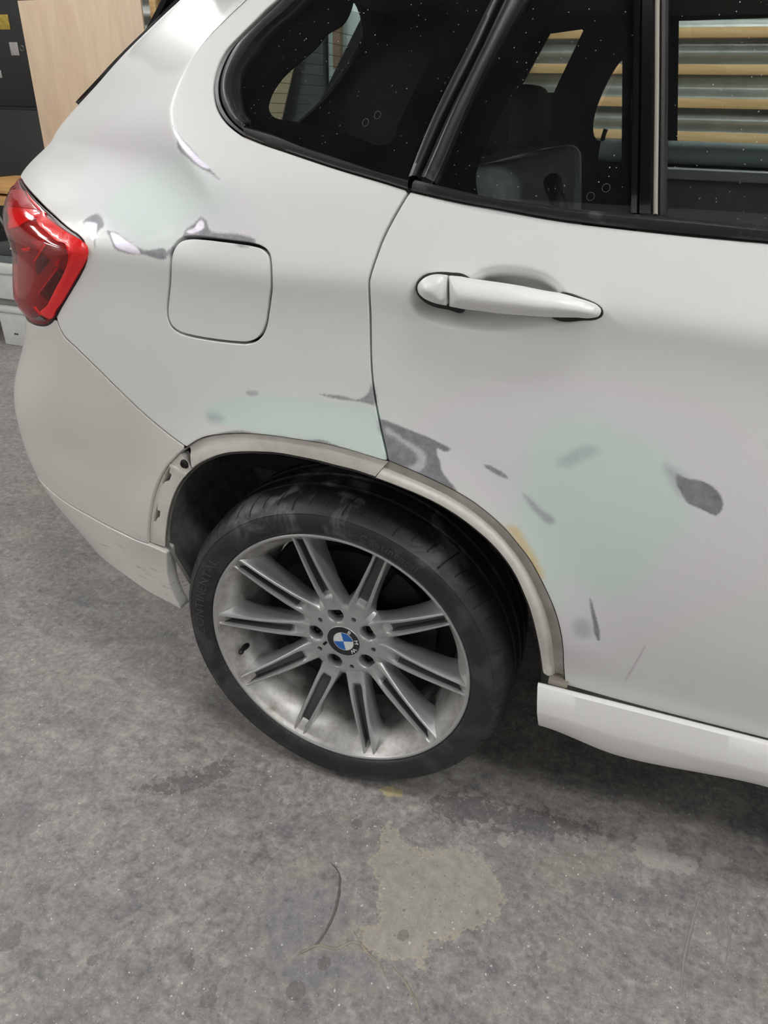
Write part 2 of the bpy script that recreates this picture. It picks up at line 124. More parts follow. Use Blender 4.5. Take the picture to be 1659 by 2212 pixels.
FAR_OPEN = [[[0.043, 1.405], [0.134, 1.415], [0.066, 1.266], [-0.038, 1.265]], [[0.245, 1.346], [0.187, 1.201], [0.187, 1.185], [0.195, 1.156], [0.276, 1.15]], [[0.372, 1.43], [0.98, 1.44], [0.98, 1.13], [0.428, 1.144]]]
FLOOR_MARKS = json.loads("""{"tan": [[0.137, -0.071], [0.159, -0.08], [0.183, -0.099], [0.229, -0.101], [0.266, -0.085], [0.298, -0.077], [0.333, -0.081], [0.361, -0.101], [0.378, -0.13], [0.382, -0.156], [0.365, -0.192], [0.323, -0.224], [0.305, -0.247], [0.276, -0.255], [0.288, -0.304], [0.27, -0.294], [0.236, -0.303], [0.194, -0.307], [0.169, -0.292], [0.175, -0.274], [0.191, -0.265], [0.18, -0.232], [0.171, -0.201], [0.153, -0.172], [0.133, -0.157], [0.146, -0.133], [0.133, -0.089]], "slick": [[-0.023, -0.288], [-0.018, -0.265], [0.008, -0.234], [0.061, -0.225], [0.097, -0.229], [0.128, -0.238], [0.146, -0.265], [0.139, -0.312], [0.108, -0.33], [0.075, -0.355], [0.061, -0.39], [-0.002, -0.321]], "chip": [[0.346, -0.017], [0.362, -0.008], [0.375, -0.022], [0.365, -0.04], [0.352, -0.035]], "pale": [[0.603, 0.081], [0.648, 0.098], [0.662, 0.059], [0.712, 0.066], [0.699, 0.031], [0.656, 0.022], [0.606, 0.022]], "pale2": [[0.718, 0.065], [0.744, 0.09], [0.774, 0.082], [0.761, 0.069], [0.724, 0.059]], "slick2": [[0.063, -0.389], [0.088, -0.356], [0.133, -0.327], [0.178, -0.313], [0.207, -0.323], [0.229, -0.35], [0.201, -0.371], [0.155, -0.377], [0.114, -0.409], [0.081, -0.405]], "stroke": [[0.067, -0.185], [0.087, -0.197], [0.104, -0.233], [0.111, -0.291], [0.103, -0.332], [0.086, -0.351]], "streak": [[0.717, 0.005], [0.698, -0.077], [0.686, -0.138], [0.681, -0.197]], "curl": [[0.235, -0.318], [0.265, -0.336], [0.291, -0.359], [0.306, -0.382]], "curl2": [[0.155, -0.288], [0.182, -0.309], [0.219, -0.325], [0.23, -0.338]], "rib2": [[0.086, -0.351], [0.108, -0.33], [0.138, -0.325], [0.161, -0.304], [0.188, -0.306]], "curl3": [[0.723, 0.022], [0.751, -0.017], [0.76, -0.066], [0.749, -0.132]], "yellow": [[0.095, 0.001], [0.12, 0.016], [0.148, 0.009], [0.128, -0.007], [0.107, -0.008]], "rubber": [[-0.365, -0.175], [-0.326, -0.135], [-0.271, -0.082], [-0.229, -0.04], [-0.213, -0.067], [-0.248, -0.118], [-0.308, -0.161]], "rubber2": [[0.205, 0.001], [0.259, 0.051], [0.336, 0.051], [0.445, 0.069], [0.536, 0.059], [0.434, 0.02], [0.319, -0.002], [0.238, -0.016]], "drops": [[[-0.379, -0.503], 0.02], [[-0.382, -0.48], 0.009], [[-0.39, -0.412], 0.012], [[-0.019, -0.467], 0.013], [[-0.019, -0.453], 0.009], [[-0.227, -0.482], 0.01], [[-0.08, -0.425], 0.01], [[-0.32, -0.505], 0.008], [[0.081, -0.092], 0.012], [[0.554, 0.055], 0.01], [[0.236, -0.264], 0.011], [[0.104, -0.407], 0.016], [[0.466, -0.214], 0.008], [[0.128, -0.353], 0.012], [[-0.249, -0.331], 0.008], [[-0.406, -0.366], 0.006], [[-0.21, -0.109], 0.01]]}""")
BADGE_ROT = 14.
S = Surf()
# ------------------------------------------------------------------ small helpers
def lin(*c):
    return tuple(((v/255)/12.92 if v/255 <= .04045 else ((v/255+.055)/1.055)**2.4) for v in c)+(1,)
class NT:
    def __init__(s, name):
        s.m = bpy.data.materials.new(name); s.m.use_nodes = True; s.t = s.m.node_tree
        s.b = s.t.nodes['Principled BSDF']; s.out = s.t.nodes['Material Output']
    def n(s, kind, **k):
        q = s.t.nodes.new('ShaderNode'+kind)
        for a, v in k.items():
            if a.startswith('i_'):
                key = a[2:]; key = int(key) if key.isdigit() else key.replace('_', ' ')
                q.inputs[key].default_value = v
            else: setattr(q, a, v)
        return q
    def l(s, a, b): s.t.links.new(a, b)
    def set(s, **k):
        for a, v in k.items():
            s.b.inputs[a.replace('_', ' ')].default_value = v
        return s
    def coord(s, scale=(1, 1, 1)):
        g = s.n('NewGeometry'); mp = s.n('Mapping'); mp.inputs['Scale'].default_value = scale
        s.l(g.outputs['Position'], mp.inputs['Vector']); return mp.outputs[0]
    def noise(s, scale, detail=4, vec=None, rough=.55, dist=0):
        q = s.n('TexNoise'); q.inputs['Scale'].default_value = scale; q.inputs['Detail'].default_value = detail
        q.inputs['Roughness'].default_value = rough; q.inputs['Distortion'].default_value = dist
        s.l(vec if vec is not None else s.coord(), q.inputs['Vector']); return q.outputs['Fac']
    def ramp(s, fac, stops):
        q = s.n('ValToRGB'); e = q.color_ramp.elements
        while len(e) < len(stops): e.new(.5)
        for i, (p, c) in enumerate(stops):
            e[i].position = p; e[i].color = c if isinstance(c, tuple) else (c, c, c, 1)
        s.l(fac, q.inputs[0]); return q.outputs[0]
    def mix(s, fac, a, b, mode='MIX'):
        q = s.n('MixRGB'); q.blend_type = mode
        for v, i in ((fac, 0), (a, 1), (b, 2)):
            if hasattr(v, 'links') or hasattr(v, 'is_linked'): s.l(v, q.inputs[i])
            else: q.inputs[i].default_value = v
        return q.outputs[0]
    def math(s, op, a, b=0., clamp=False):
        q = s.n('Math'); q.operation = op; q.use_clamp = clamp
        for v, i in ((a, 0), (b, 1)):
            if hasattr(v, 'is_linked'): s.l(v, q.inputs[i])
            else: q.inputs[i].default_value = v
        return q.outputs[0]
    def attr(s, name):
        q = s.n('Attribute'); q.attribute_name = name; return q.outputs['Fac']
    def bump(s, h, strength=.3, dist=.002):
        q = s.n('Bump'); q.inputs['Strength'].default_value = strength; q.inputs['Distance'].default_value = dist
        s.l(h, q.inputs['Height']); s.l(q.outputs[0], s.b.inputs['Normal']); return q
def plain(name, col, rough=.5, metal=0., var=0., scale=30, coat=0., bump=0., bscale=200):
    t = NT(name); t.set(Base_Color=col, Roughness=rough, Metallic=metal, Coat_Weight=coat, Coat_Roughness=.05)
    if var:
        f = t.noise(scale, 5)
        a = tuple(max(0, c*(1-var)) for c in col[:3])+(1,); b = tuple(min(1, c*(1+var)) for c in col[:3])+(1,)
        t.l(t.ramp(f, [(.3, a), (.7, b)]), t.b.inputs['Base Color'])
        t.l(t.ramp(f, [(.3, max(0, rough-.12)), (.7, min(1, rough+.12))]), t.b.inputs['Roughness'])
    if bump: t.bump(t.noise(bscale, 3), bump, .001)
    return t.m
def link(o, parent=None, kind=None):
    C.objects.link(o)
    if parent is not None: o.parent = parent
    if kind: o['kind'] = kind
    return o
def mk(name, V, F, mat, parent=None, normals=None, attrs=None, smooth=True, fm=None, angle=None, kind=None, loc=None):
    me = bpy.data.meshes.new(name)
    V = np.asarray(V, float)
    if isinstance(F, np.ndarray): F = F.tolist()
    me.from_pydata(V.tolist(), [], F)
    for m in (mat if isinstance(mat, (list, tuple)) else [mat]): me.materials.append(m)
    if fm is not None: me.polygons.foreach_set('material_index', np.asarray(fm, np.int32))
    if smooth: me.polygons.foreach_set('use_smooth', np.ones(len(me.polygons), bool))
    if attrs:
        for k, v in attrs.items():
            a = me.attributes.new(k, 'FLOAT', 'POINT'); a.data.foreach_set('value', np.asarray(v, np.float32))
    me.update()
    if normals is not None: me.normals_split_custom_set_from_vertices(np.asarray(normals).tolist())
    elif angle is not None: me.set_sharp_from_angle(angle=math.radians(angle))
    o = bpy.data.objects.new(name, me)
    if loc is not None: o.location = loc
    return link(o, parent, kind)
def tag(o, label=None, cat=None, group=None, kind=None):
    for k, v in (('label', label), ('category', cat), ('group', group), ('kind', kind)):
        if v: o[k] = v
    return o
def empty(name, loc, label, cat, group=None):
    o = bpy.data.objects.new(name, None); o.location = loc; o.empty_display_size = .1
    return tag(link(o), label, cat, group)
def box(name, lo, hi, mat, parent=None, bevel=.004, kind=None, rot=None, loc=None, seg=2):
    """a bevelled box between two corners"""
    bm = bmesh.new(); bmesh.ops.create_cube(bm, size=1)
    lo = Vector(lo); hi = Vector(hi); d = hi-lo; c = (lo+hi)/2
    for v in bm.verts: v.co = Vector((v.co.x*d.x, v.co.y*d.y, v.co.z*d.z))+c
    if bevel: bmesh.ops.bevel(bm, geom=bm.edges[:], offset=min(bevel, .45*min(d)), segments=seg, profile=.5, affect='EDGES', clamp_overlap=True)
    me = bpy.data.meshes.new(name); bm.to_mesh(me); bm.free(); me.materials.append(mat)
    me.polygons.foreach_set('use_smooth', np.ones(len(me.polygons), bool)); me.set_sharp_from_angle(angle=math.radians(40))
    o = bpy.data.objects.new(name, me)
    if rot is not None: o.rotation_euler = rot
    if loc is not None: o.location = loc
    return link(o, parent, kind)
def lathe(prof, n=96, axis='Y', c=(0, 0, 0), a0=0, a1=2*math.pi, closed=True):
    """prof: (radius, height along axis)"""
    p = np.asarray(prof, float); k = n if closed else n+1
    ang = a0+(a1-a0)*np.arange(k)/n
    V = np.zeros((k, len(p), 3))
    V[..., 0] = np.cos(ang)[:, None]*p[None, :, 0]; V[..., 2] = np.sin(ang)[:, None]*p[None, :, 0]; V[..., 1] = p[None, :, 1]
    m = len(p); F = []
    for i in range(n):
        j = (i+1) % k
        for q in range(m-1): F.append((i*m+q, j*m+q, j*m+q+1, i*m+q+1))
    V = V.reshape(-1, 3)
    if axis == 'Z': V = V[:, [0, 2, 1]]; F = [f[::-1] for f in F]
    return V+np.asarray(c), F
def tube(pts, rad, n=10, caps=True):
    P = np.asarray(pts, float); R = np.broadcast_to(np.asarray(rad, float), (len(P),)); T = np.gradient(P, axis=0); V = []; F = []
    up = np.array([0, 0, 1.])
    for p, t, r in zip(P, T, R):
        t = t/np.linalg.norm(t); a = np.cross(t, up)
        if np.linalg.norm(a) < .05: a = np.cross(t, [1, 0, 0])
        a /= np.linalg.norm(a); b = np.cross(a, t)
        for k in range(n): V.append(p+r*(a*math.cos(2*math.pi*k/n)+b*math.sin(2*math.pi*k/n)))
    for i in range(len(P)-1):
        for k in range(n): F.append((i*n+k, i*n+(k+1) % n, (i+1)*n+(k+1) % n, (i+1)*n+k))
    if caps: F.append(tuple(range(n))[::-1]); F.append(tuple((len(P)-1)*n+k for k in range(n)))
    return np.array(V), F
def joinm(*ms):
    V = []; F = []; o = 0
    for v, f in ms:
        V.append(np.asarray(v, float)); F += [tuple(i+o for i in q) for q in f]; o += len(v)
    return np.concatenate(V), F
# ------------------------------------------------------------------ outlines
def smooth_curve(p, step=.004, closed=False):
    """Catmull-Rom through p, resampled to an even step"""
    p = np.asarray(p, float)
    q = np.concatenate([p[-1:], p, p[:2]]) if closed else np.concatenate([[2*p[0]-p[1]], p, [2*p[-1]-p[-2]]])
    out = []
    for i in range(1, len(q)-2):
        a, b, c, d = q[i-1:i+3]
        ta = np.linspace(0, 1, 14, endpoint=False)[:, None]
        # centripetal-like damping of tangents
        l0, l1, l2 = np.hypot(*(b-a))+1e-9, np.hypot(*(c-b))+1e-9, np.hypot(*(d-c))+1e-9
        m1 = l1*((b-a)/l0*l1+(c-b)/l1*l0)/(l0+l1); m2 = l1*((c-b)/l1*l2+(d-c)/l2*l1)/(l1+l2)
        t2, t3 = ta**2, ta**3
        out.append((2*t3-3*t2+1)*b+(t3-2*t2+ta)*m1+(-2*t3+3*t2)*c+(t3-t2)*m2)
    out = np.concatenate(out)
    if not closed: out = np.concatenate([out, p[-1:]])
    return resample(out, step, closed)
def resample(p, step, closed=False):
    p = np.asarray(p, float)
    if closed: p = np.concatenate([p, p[:1]])
    s = np.concatenate([[0], np.cumsum(np.hypot(*np.diff(p, axis=0).T))]); n = max(2, int(round(s[-1]/step)))
    t = np.linspace(0, s[-1], n+1); q = np.stack([np.interp(t, s, p[:, 0]), np.interp(t, s, p[:, 1])], 1)
    return q[:-1] if closed else q
def chain(*segs, step=.004):
    """join open smooth segments (corners where they meet) into one closed loop"""
    out = []
    for sgm in segs:
        sgm = np.asarray(sgm, float)
        q = smooth_curve(sgm, step) if len(sgm) > 2 else resample(sgm, step)
        if out and np.hypot(*(out[-1][-1]-q[0])) < step*.6: q = q[1:]
        out.append(q)
    p = np.concatenate(out)
    keep = [0]
    for i in range(1, len(p)):
        if np.hypot(*(p[i]-p[keep[-1]])) > step*.3: keep.append(i)
    p = p[keep]
    if np.hypot(*(p[0]-p[-1])) < step*.3: p = p[:-1]
    # close the last gap
    g = np.hypot(*(p[0]-p[-1]))
    if g > step*1.6: p = np.concatenate([p, resample([p[-1], p[0]], step)[1:-1]])
    return p
def area2(p): return .5*np.sum(p[:, 0]*np.roll(p[:, 1], -1)-np.roll(p[:, 0], -1)*p[:, 1])
def ccw(p): return p if area2(p) > 0 else p[::-1]
def pnorm(p):
    a = p-np.roll(p, 1, 0); b = np.roll(p, -1, 0)-p
    a /= np.linalg.norm(a, axis=1, keepdims=True)+1e-12; b /= np.linalg.norm(b, axis=1, keepdims=True)+1e-12
    t = a+b; t /= np.linalg.norm(t, axis=1, keepdims=True)+1e-9
    return np.stack([t[:, 1], -t[:, 0]], 1)
def inset(p, d):
    p = ccw(p); n = pnorm(p); a = p-np.roll(p, 1, 0); a /= np.linalg.norm(a, axis=1, keepdims=True)+1e-12
    na = np.stack([a[:, 1], -a[:, 0]], 1); c = np.clip((n*na).sum(1), .45, 1)
    return p-n*(d/c)[:, None]
def inside(pts, poly):
    x, y = pts[:, 0], pts[:, 1]; r = np.zeros(len(pts), bool)
    a = poly; b = np.roll(poly, -1, 0)
    for (x0, y0), (x1, y1) in zip(a.tolist(), b.tolist()):
        if y0 == y1: continue
        c = ((y0 > y) != (y1 > y)); r ^= c & (x < (x1-x0)*(y-y0)/(y1-y0)+x0)
    return r
def pdist(pts, poly, closed=True):
    d = np.full(len(pts), 1e9); a = poly if closed else poly[:-1]; b = np.roll(poly, -1, 0) if closed else poly[1:]
    for p, q in zip(a, b):
        v = q-p; l = v@v+1e-15; t = np.clip(((pts-p)@v)/l, 0, 1); d = np.minimum(d, np.hypot(*(pts-p-t[:, None]*v).T))
    return d
def sdist(pts, poly): return pdist(pts, poly)*np.where(inside(pts, poly), 1, -1)
FINE = []
def fill(loop, gs, holes=(), fine=False):
    """triangulate a loop (with holes): returns 2-D points, triangles, boundary count per loop"""
    lo, hi = loop.min(0), loop.max(0)
    xs = np.arange(lo[0], hi[0], gs); ys = np.arange(lo[1], hi[1], gs*.9)
    gx, gy = np.meshgrid(xs, ys); gx = gx+(np.arange(len(ys)) % 2)[:, None]*gs*.5
    g = np.stack([gx.ravel(), gy.ravel()], 1)
    if fine:
        fg_ = []
        for a_, b_, s_ in FINE:
            if (a_ > hi).any() or (b_ < lo).any(): continue
            g = g[~((g > a_-gs*.5) & (g < b_+gs*.5)).all(1)]
            fg_ = [q[~((q > a_-s_*.5) & (q < b_+s_*.5)).all(1)] for q in fg_]
            fx_, fy_ = np.meshgrid(np.arange(a_[0], b_[0]+s_, s_), np.arange(a_[1], b_[1]+s_, s_)); fx_ = fx_+(np.arange(fx_.shape[0]) % 2)[:, None]*s_*.5; fg_.append(np.stack([fx_.ravel(), fy_.ravel()], 1))
        g = np.concatenate([g]+fg_)
    k = inside(g, loop)
    for h in holes: k &= ~inside(g, h)
    g = g[k]
    if len(g):
        k = pdist(g, loop) > gs*.55
        for h in holes: k &= pdist(g, h) > gs*.55
        g = g[k]
    B = [loop]+list(holes); pts = np.concatenate(B+[g]) if len(g) else np.concatenate(B)
    ed = []; o = 0
    for b in B: ed += [(o+i, o+(i+1) % len(b)) for i in range(len(b))]; o += len(b)
    r = delaunay_2d_cdt([Vector(p) for p in pts.tolist()], ed, [], 0, 1e-7, True)
    P = np.array([tuple(v) for v in r[0]]); T = np.array([t for t in r[2] if len(t) == 3])
    # map output vertices back to the input order (cdt keeps it unless it merges points)
    c = P[T].mean(1); k = inside(c, loop)
    for h in holes: k &= ~inside(c, h)
    T = T[k]
    e1 = P[T[:, 1]]-P[T[:, 0]]; e2 = P[T[:, 2]]-P[T[:, 0]]; ar = e1[:, 0]*e2[:, 1]-e1[:, 1]*e2[:, 0]
    T[ar < 0] = T[ar < 0][:, ::-1]; T = T[abs(ar) > 1e-12]
    return P, T, [len(b) for b in B]
def panel(name, loop, parent, mat, off=0., r=.0025, depth=.014, gs=.006, holes=(), dome=None, attrs=False, surf=None, ins=0., rings=4, smooth_normals=True, kind=None):
    """a skin panel that lies on the body surface: rounded rolled edge, real depth, analytic normals"""
    sf = surf or S
    loop = inset(ccw(np.asarray(loop)), ins+r) if ins+r > 0 else ccw(np.asarray(loop))
    hs = [ccw(inset(ccw(np.asarray(h)), -(ins+r)))[::-1] for h in holes]
    P, T, nb = fill(loop, gs, hs, attrs)
    o = np.full(len(P), off)
    if dome is not None:
        o = o+dome(P, loop)
    V = [sf.pt(P, o)]; N = [sf.nm(P)]; F = [tuple(t) for t in T.tolist()]; base = len(P); st = 0; UV = [P]
    for li, cnt in enumerate(nb):
        bp = P[st:st+cnt]; n2 = pnorm(bp)      # loops are ccw outside, cw for holes: outward either way
        e = 1e-3; t3 = sf.pt(bp+n2*e)-sf.pt(bp); t3 /= np.linalg.norm(t3, axis=1, keepdims=True); n3 = sf.nm(bp)
        b3 = V[0][st:st+cnt]; prev = list(range(st, st+cnt))
        seq = [(math.sin(a), 1-math.cos(a), a) for a in [math.pi/2*(k+1)/rings for k in range(rings)]]
        seq = [(x*r, y*r, a) for x, y, a in seq]+[(r, r+depth, math.pi/2)]
        for x, y, a in seq:
            V.append(b3+t3*x-n3*y); N.append(n3*math.cos(a)+t3*math.sin(a)); UV.append(bp)
            cur = list(range(base, base+cnt)); base += cnt
            for i in range(cnt):
                j = (i+1) % cnt; F.append((prev[i], cur[i], cur[j], prev[j]))
            prev = cur
        st += cnt
    V = np.concatenate(V); N = np.concatenate(N); UV = np.concatenate(UV)
    at = paint_masks(UV) if attrs else None
    return mk(name, V, F, mat, parent, normals=(N if dome is None and smooth_normals else None), attrs=at, kind=kind)
def strip(name, A, B, prof, parent, mat, n=120, surf=None, mi=None):
    """loft between two surface curves; prof = [(t from A to B, offset)]"""
    sf = surf or S
    A = even(A, n); B = even(B, n)
    V = []
    for t, o in prof: V.append(sf.pt(A*(1-t)+B*t, o))
    m = len(prof); V = np.stack(V, 1).reshape(-1, 3); F = []
    for i in range(n-1):
        for q in range(m-1): F.append((i*m+q, i*m+q+1, (i+1)*m+q+1, (i+1)*m+q))
    return mk(name, V, F, mat, parent, angle=50, fm=list(mi)*(n-1) if mi else None)
def even(p, n):
    p = smooth_curve(p, .002) if len(p) > 2 else resample(p, .002)
    s = np.concatenate([[0], np.cumsum(np.hypot(*np.diff(p, axis=0).T))]); t = np.linspace(0, s[-1], n)
    return np.stack([np.interp(t, s, p[:, 0]), np.interp(t, s, p[:, 1])], 1)
MASKS = [(k, kind, soft, st, resample(np.array(p), .006, True) if k.startswith('scratch') else smooth_curve(np.array(p), .006, True)) for k, (kind, soft, st, p) in D['M'].items()]
for k_, kind_, soft_, st_, poly_ in MASKS:
    if kind_ in ('metal', 'bright') and soft_ < .004: FINE.append((poly_.min(0)-.003, poly_.max(0)+.003, .0014 if kind_ == 'bright' or np.prod(poly_.max(0)-poly_.min(0)) < .004 else .002))
    if k_.startswith('scratch'): FINE.append((poly_.min(0)-.002, poly_.max(0)+.002, .0011))
def paint_masks(UV):
    out = {k: np.zeros(len(UV)) for k in ('filler', 'primer', 'metal', 'smear', 'pale', 'bright', 'yellow', 'gloss')}
    for k, kind, soft, st, poly in MASKS:
        lo, hi = poly.min(0)-soft*1.5, poly.max(0)+soft*1.5
        near = ((UV > lo) & (UV < hi)).all(1)
        if not near.any(): continue
        d = sdist(UV[near], poly); v = np.clip(.5+.5*d/soft, 0, 1); v = v*v*(3-2*v)*st
        a = out[kind]; a[near] = np.maximum(a[near], v)
    return out
# ------------------------------------------------------------------ materials
def paint_material():
    t = NT('sanded_paint')
    P = t.coord(); n1 = t.noise(90, 6, P); n2 = t.noise(9, 4, P); n3 = t.noise(420, 3, P)
    jit = t.math('ADD', t.math('MULTIPLY', t.math('SUBTRACT', n1, .5), .5), t.math('MULTIPLY', t.math('SUBTRACT', t.noise(260, 4, P, .7), .5), 1.1))
    def m(name, k=1.):
        a = t.attr(name); e = t.math('MULTIPLY', t.math('MULTIPLY', a, t.math('SUBTRACT', 1., a)), t.math('MULTIPLY', jit, 3*k))
        return t.math('ADD', a, e, True)
    c = t.mix(t.math('MULTIPLY', n2, .10), lin(226, 226, 224), lin(204, 203, 201))
    c = t.mix(m('primer', .3), c, lin(223, 221, 226))
    c = t.mix(m('filler', .5), c, lin(211, 226, 220))
    c = t.mix(t.math('MULTIPLY', m('yellow', .6), .85), c, lin(214, 190, 128))
    c = t.mix(m('smear', .4), c, lin(126, 130, 140))
    mm = m('metal', 2.2)
    grey = t.ramp(n1, [(.25, lin(122, 122, 128)), (.8, lin(164, 163, 168))])
    c = t.mix(mm, c, grey)
    c = t.mix(m('pale', 2.), c, lin(204, 203, 209))
    br = m('bright')
    w = t.n('TexNoise'); w.inputs['Scale'].default_value = 1; w.inputs['Detail'].default_value = 4; t.l(t.coord((60, 60, 700)), w.inputs['Vector'])
    c = t.mix(br, c, t.ramp(w.outputs['Fac'], [(.1, lin(196, 190, 205)), (.9, lin(244, 240, 250))]))
    t.l(c, t.b.inputs['Base Color'])
    dull = t.math('MAXIMUM', t.math('MAXIMUM', t.attr('primer'), t.attr('filler')), t.attr('metal'))
    t.l(t.math('ADD', t.math('ADD', t.math('MULTIPLY', n2, .08), .30), t.math('MULTIPLY', dull, .20), True), t.b.inputs['Roughness'])
    t.l(t.math('ADD', t.math('MULTIPLY', t.math('SUBTRACT', 1., dull), .10), t.attr('gloss')), t.b.inputs['Coat Weight'])
    t.b.inputs['Coat Roughness'].default_value = .04
    t.l(t.math('ADD', t.math('MULTIPLY', br, .55), t.math('MULTIPLY', mm, .25), True), t.b.inputs['Metallic'])
    t.bump(n3, .02, .001)
    return t.m
PAINT = paint_material()
def bumper_material():
    t = NT('bumper_paint'); P = t.coord()
    n2 = t.noise(9, 4, P); s = t.noise(1, 5, t.coord((16, 16, 110)), .7)
    geo = t.n('NewGeometry'); sep = t.n('SeparateXYZ'); t.l(geo.outputs['Position'], sep.inputs[0])
    low = t.math('MULTIPLY', t.math('SUBTRACT', .50, sep.outputs['Z']), 7., True)
    sc = t.math('MULTIPLY', t.math('MULTIPLY', t.math('SUBTRACT', s, .58), 7., True), low)
    c = t.mix(t.math('MULTIPLY', n2, .25), lin(214, 212, 207), lin(190, 187, 182))
    c = t.mix(t.math('MULTIPLY', sc, .8), c, lin(80, 78, 76)); t.l(c, t.b.inputs['Base Color'])
    t.set(Roughness=.32, Coat_Weight=.45, Coat_Roughness=.05)
    return t.m
BUMPER = bumper_material()
def flange_material():
    t = NT('dirty_flange'); P = t.coord()
    d = t.math('MULTIPLY', t.noise(28, 6, P, .7), t.noise(5, 3, P))
    c = t.ramp(d, [(.20, lin(220, 217, 211)), (.40, lin(200, 196, 188)), (.56, lin(136, 124, 112))]); t.l(c, t.b.inputs['Base Color'])
    t.set(Roughness=.5); return t.m
FLANGE = flange_material()
FLANGE_DIRT_SHADE = plain('flange_dirt_shade', lin(176, 172, 165), .6, var=.25, scale=24)  # groove dirt plus the shade of the flange's outer half, put into the colour
def glass(name, tint, dust=.06, rough=.0):
    t = NT(name); P = t.coord()
    tr = t.n('BsdfTransparent'); tr.inputs[0].default_value = tint
    gl = t.n('BsdfGlossy'); gl.inputs['Roughness'].default_value = rough; gl.inputs[0].default_value = (1, 1, 1, 1)
    fr = t.n('Fresnel'); gb = t.n('NewGeometry'); t.l(t.math('SUBTRACT', 1.5, t.math('MULTIPLY', gb.outputs['Backfacing'], 1.5-1/1.5)), fr.inputs[0])
    m1 = t.n('MixShader'); t.l(fr.outputs[0], m1.inputs[0]); t.l(tr.outputs[0], m1.inputs[1]); t.l(gl.outputs[0], m1.inputs[2])
    df = t.n('BsdfDiffuse'); df.inputs[0].default_value = (.62, .63, .62, 1)
    v = t.n('TexVoronoi'); v.inputs['Scale'].default_value = 150; v.inputs['Randomness'].default_value = 1; t.l(P, v.inputs['Vector'])
    k = t.n('TexWhiteNoise'); t.l(v.outputs['Color'], k.inputs['Vector'])
    sp = t.math('MULTIPLY', t.math('LESS_THAN', v.outputs['Distance'], .11), t.math('GREATER_THAN', k.outputs['Value'], .5))
    sp = t.math('MULTIPLY', t.math('MULTIPLY', sp, .5), t.math('MULTIPLY', t.math('SUBTRACT', t.noise(6, 2, P), .40), 5., True))
    film = t.math('MULTIPLY', t.noise(14, 5, P), dust)
    f = t.math('ADD', sp, film, True)
    m2 = t.n('MixShader'); t.l(f, m2.inputs[0]); t.l(m1.outputs[0], m2.inputs[1]); t.l(df.outputs[0], m2.inputs[2])
    t.l(m2.outputs[0], t.out.inputs['Surface']); return t.m
GLASS = glass('window_glass', (.78, .83, .81, 1), .012)
GLASS_FAR = glass('far_window_glass', (.93, .96, .95, 1), .01)
LENS = glass('lens_red', (.95, .24, .25, 1), .02, .10)
def trim_material():
    t = NT('dusty_trim'); P = t.coord()
    d = t.math('MULTIPLY', t.math('SUBTRACT', t.noise(16, 6, P, .7, 1.), .56), 5., True)
    c = t.mix(t.math('MULTIPLY', d, .35), lin(30, 29, 32), lin(150, 148, 148)); t.l(c, t.b.inputs['Base Color'])
    t.l(t.math('ADD', .38, t.math('MULTIPLY', d, .3)), t.b.inputs['Roughness']); return t.m
TRIM = trim_material()
TRIM_GLOSS = plain('black_gloss_trim', lin(16, 15, 17), .12, coat=.6)
FRIT = plain('window_frit_black', lin(12, 12, 13), 1.); FRIT.node_tree.nodes['Principled BSDF'].inputs['Specular IOR Level'].default_value = 0
BLACK = plain('black_plastic', lin(22, 22, 23), .55)
VOID = plain('dark_lining', lin(24, 24, 26), .9)
CHROME = plain('bright_trim', lin(214, 208, 198), .35, .35)
LINER = plain('arch_liner', lin(124, 122, 119), .75, var=.35, scale=40, bump=.3, bscale=300)
ALLOY = plain('alloy_silver', lin(186, 186, 187), .33, .60)
def dirty_alloy():
    t = NT('alloy_brake_dust'); P = t.coord()
    d = t.noise(24, 6, P, .7)
    t.l(t.ramp(d, [(.40, lin(188, 187, 185)), (.60, lin(158, 155, 150)), (.76, lin(110, 104, 96))]), t.b.inputs['Base Color'])
    t.set(Metallic=.5, Roughness=.42); return t.m
BARREL = dirty_alloy()
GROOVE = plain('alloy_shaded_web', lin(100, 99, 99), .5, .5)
RUBBER_S = None
def rubber():
    t = NT('tyre_rubber'); P = t.coord()
    d = t.math('MULTIPLY', t.math('SUBTRACT', t.noise(15, 6, P, .65, .6), .50), 6., True)
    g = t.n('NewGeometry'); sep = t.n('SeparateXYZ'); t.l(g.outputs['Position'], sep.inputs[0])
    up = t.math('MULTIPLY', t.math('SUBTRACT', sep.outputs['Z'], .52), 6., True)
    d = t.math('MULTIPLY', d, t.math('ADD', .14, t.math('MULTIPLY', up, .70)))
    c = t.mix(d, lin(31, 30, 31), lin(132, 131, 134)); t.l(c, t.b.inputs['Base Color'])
    t.l(t.math('ADD', .50, t.math('MULTIPLY', d, .3)), t.b.inputs['Roughness'])
    t.bump(t.noise(260, 4, P), .18, .001); return t.m
RUBBER = rubber()
STEEL = plain('brake_steel', lin(34, 33, 32), .6, .6, var=.3, scale=30)
RED_PIPE = plain('red_light_pipe', lin(240, 24, 28), .25, coat=.5, bump=.35, bscale=420)
RED_DEEP = plain('red_deep_panel', lin(176, 14, 34), .35, coat=.5)
RED_DARK = plain('red_dark_well', lin(128, 18, 32), .35)
RED_BLACK = plain('red_black_well', lin(60, 14, 20), .3)
CLEAR_GREY = plain('clear_grey_corner', lin(110, 104, 104), .25)
SEAT = plain('seat_cloth', lin(132, 138, 138), .85, var=.2, scale=60)
SEAT_DARK = plain('headrest_cloth', lin(62, 58, 60), .85)
LINING = plain('cabin_trim', lin(36, 37, 40), .85)
DOORPAD = plain('far_door_trim', lin(160, 176, 180), .6)
WHITE_ENAMEL = plain('badge_white', lin(222, 224, 224), .2, coat=.5)
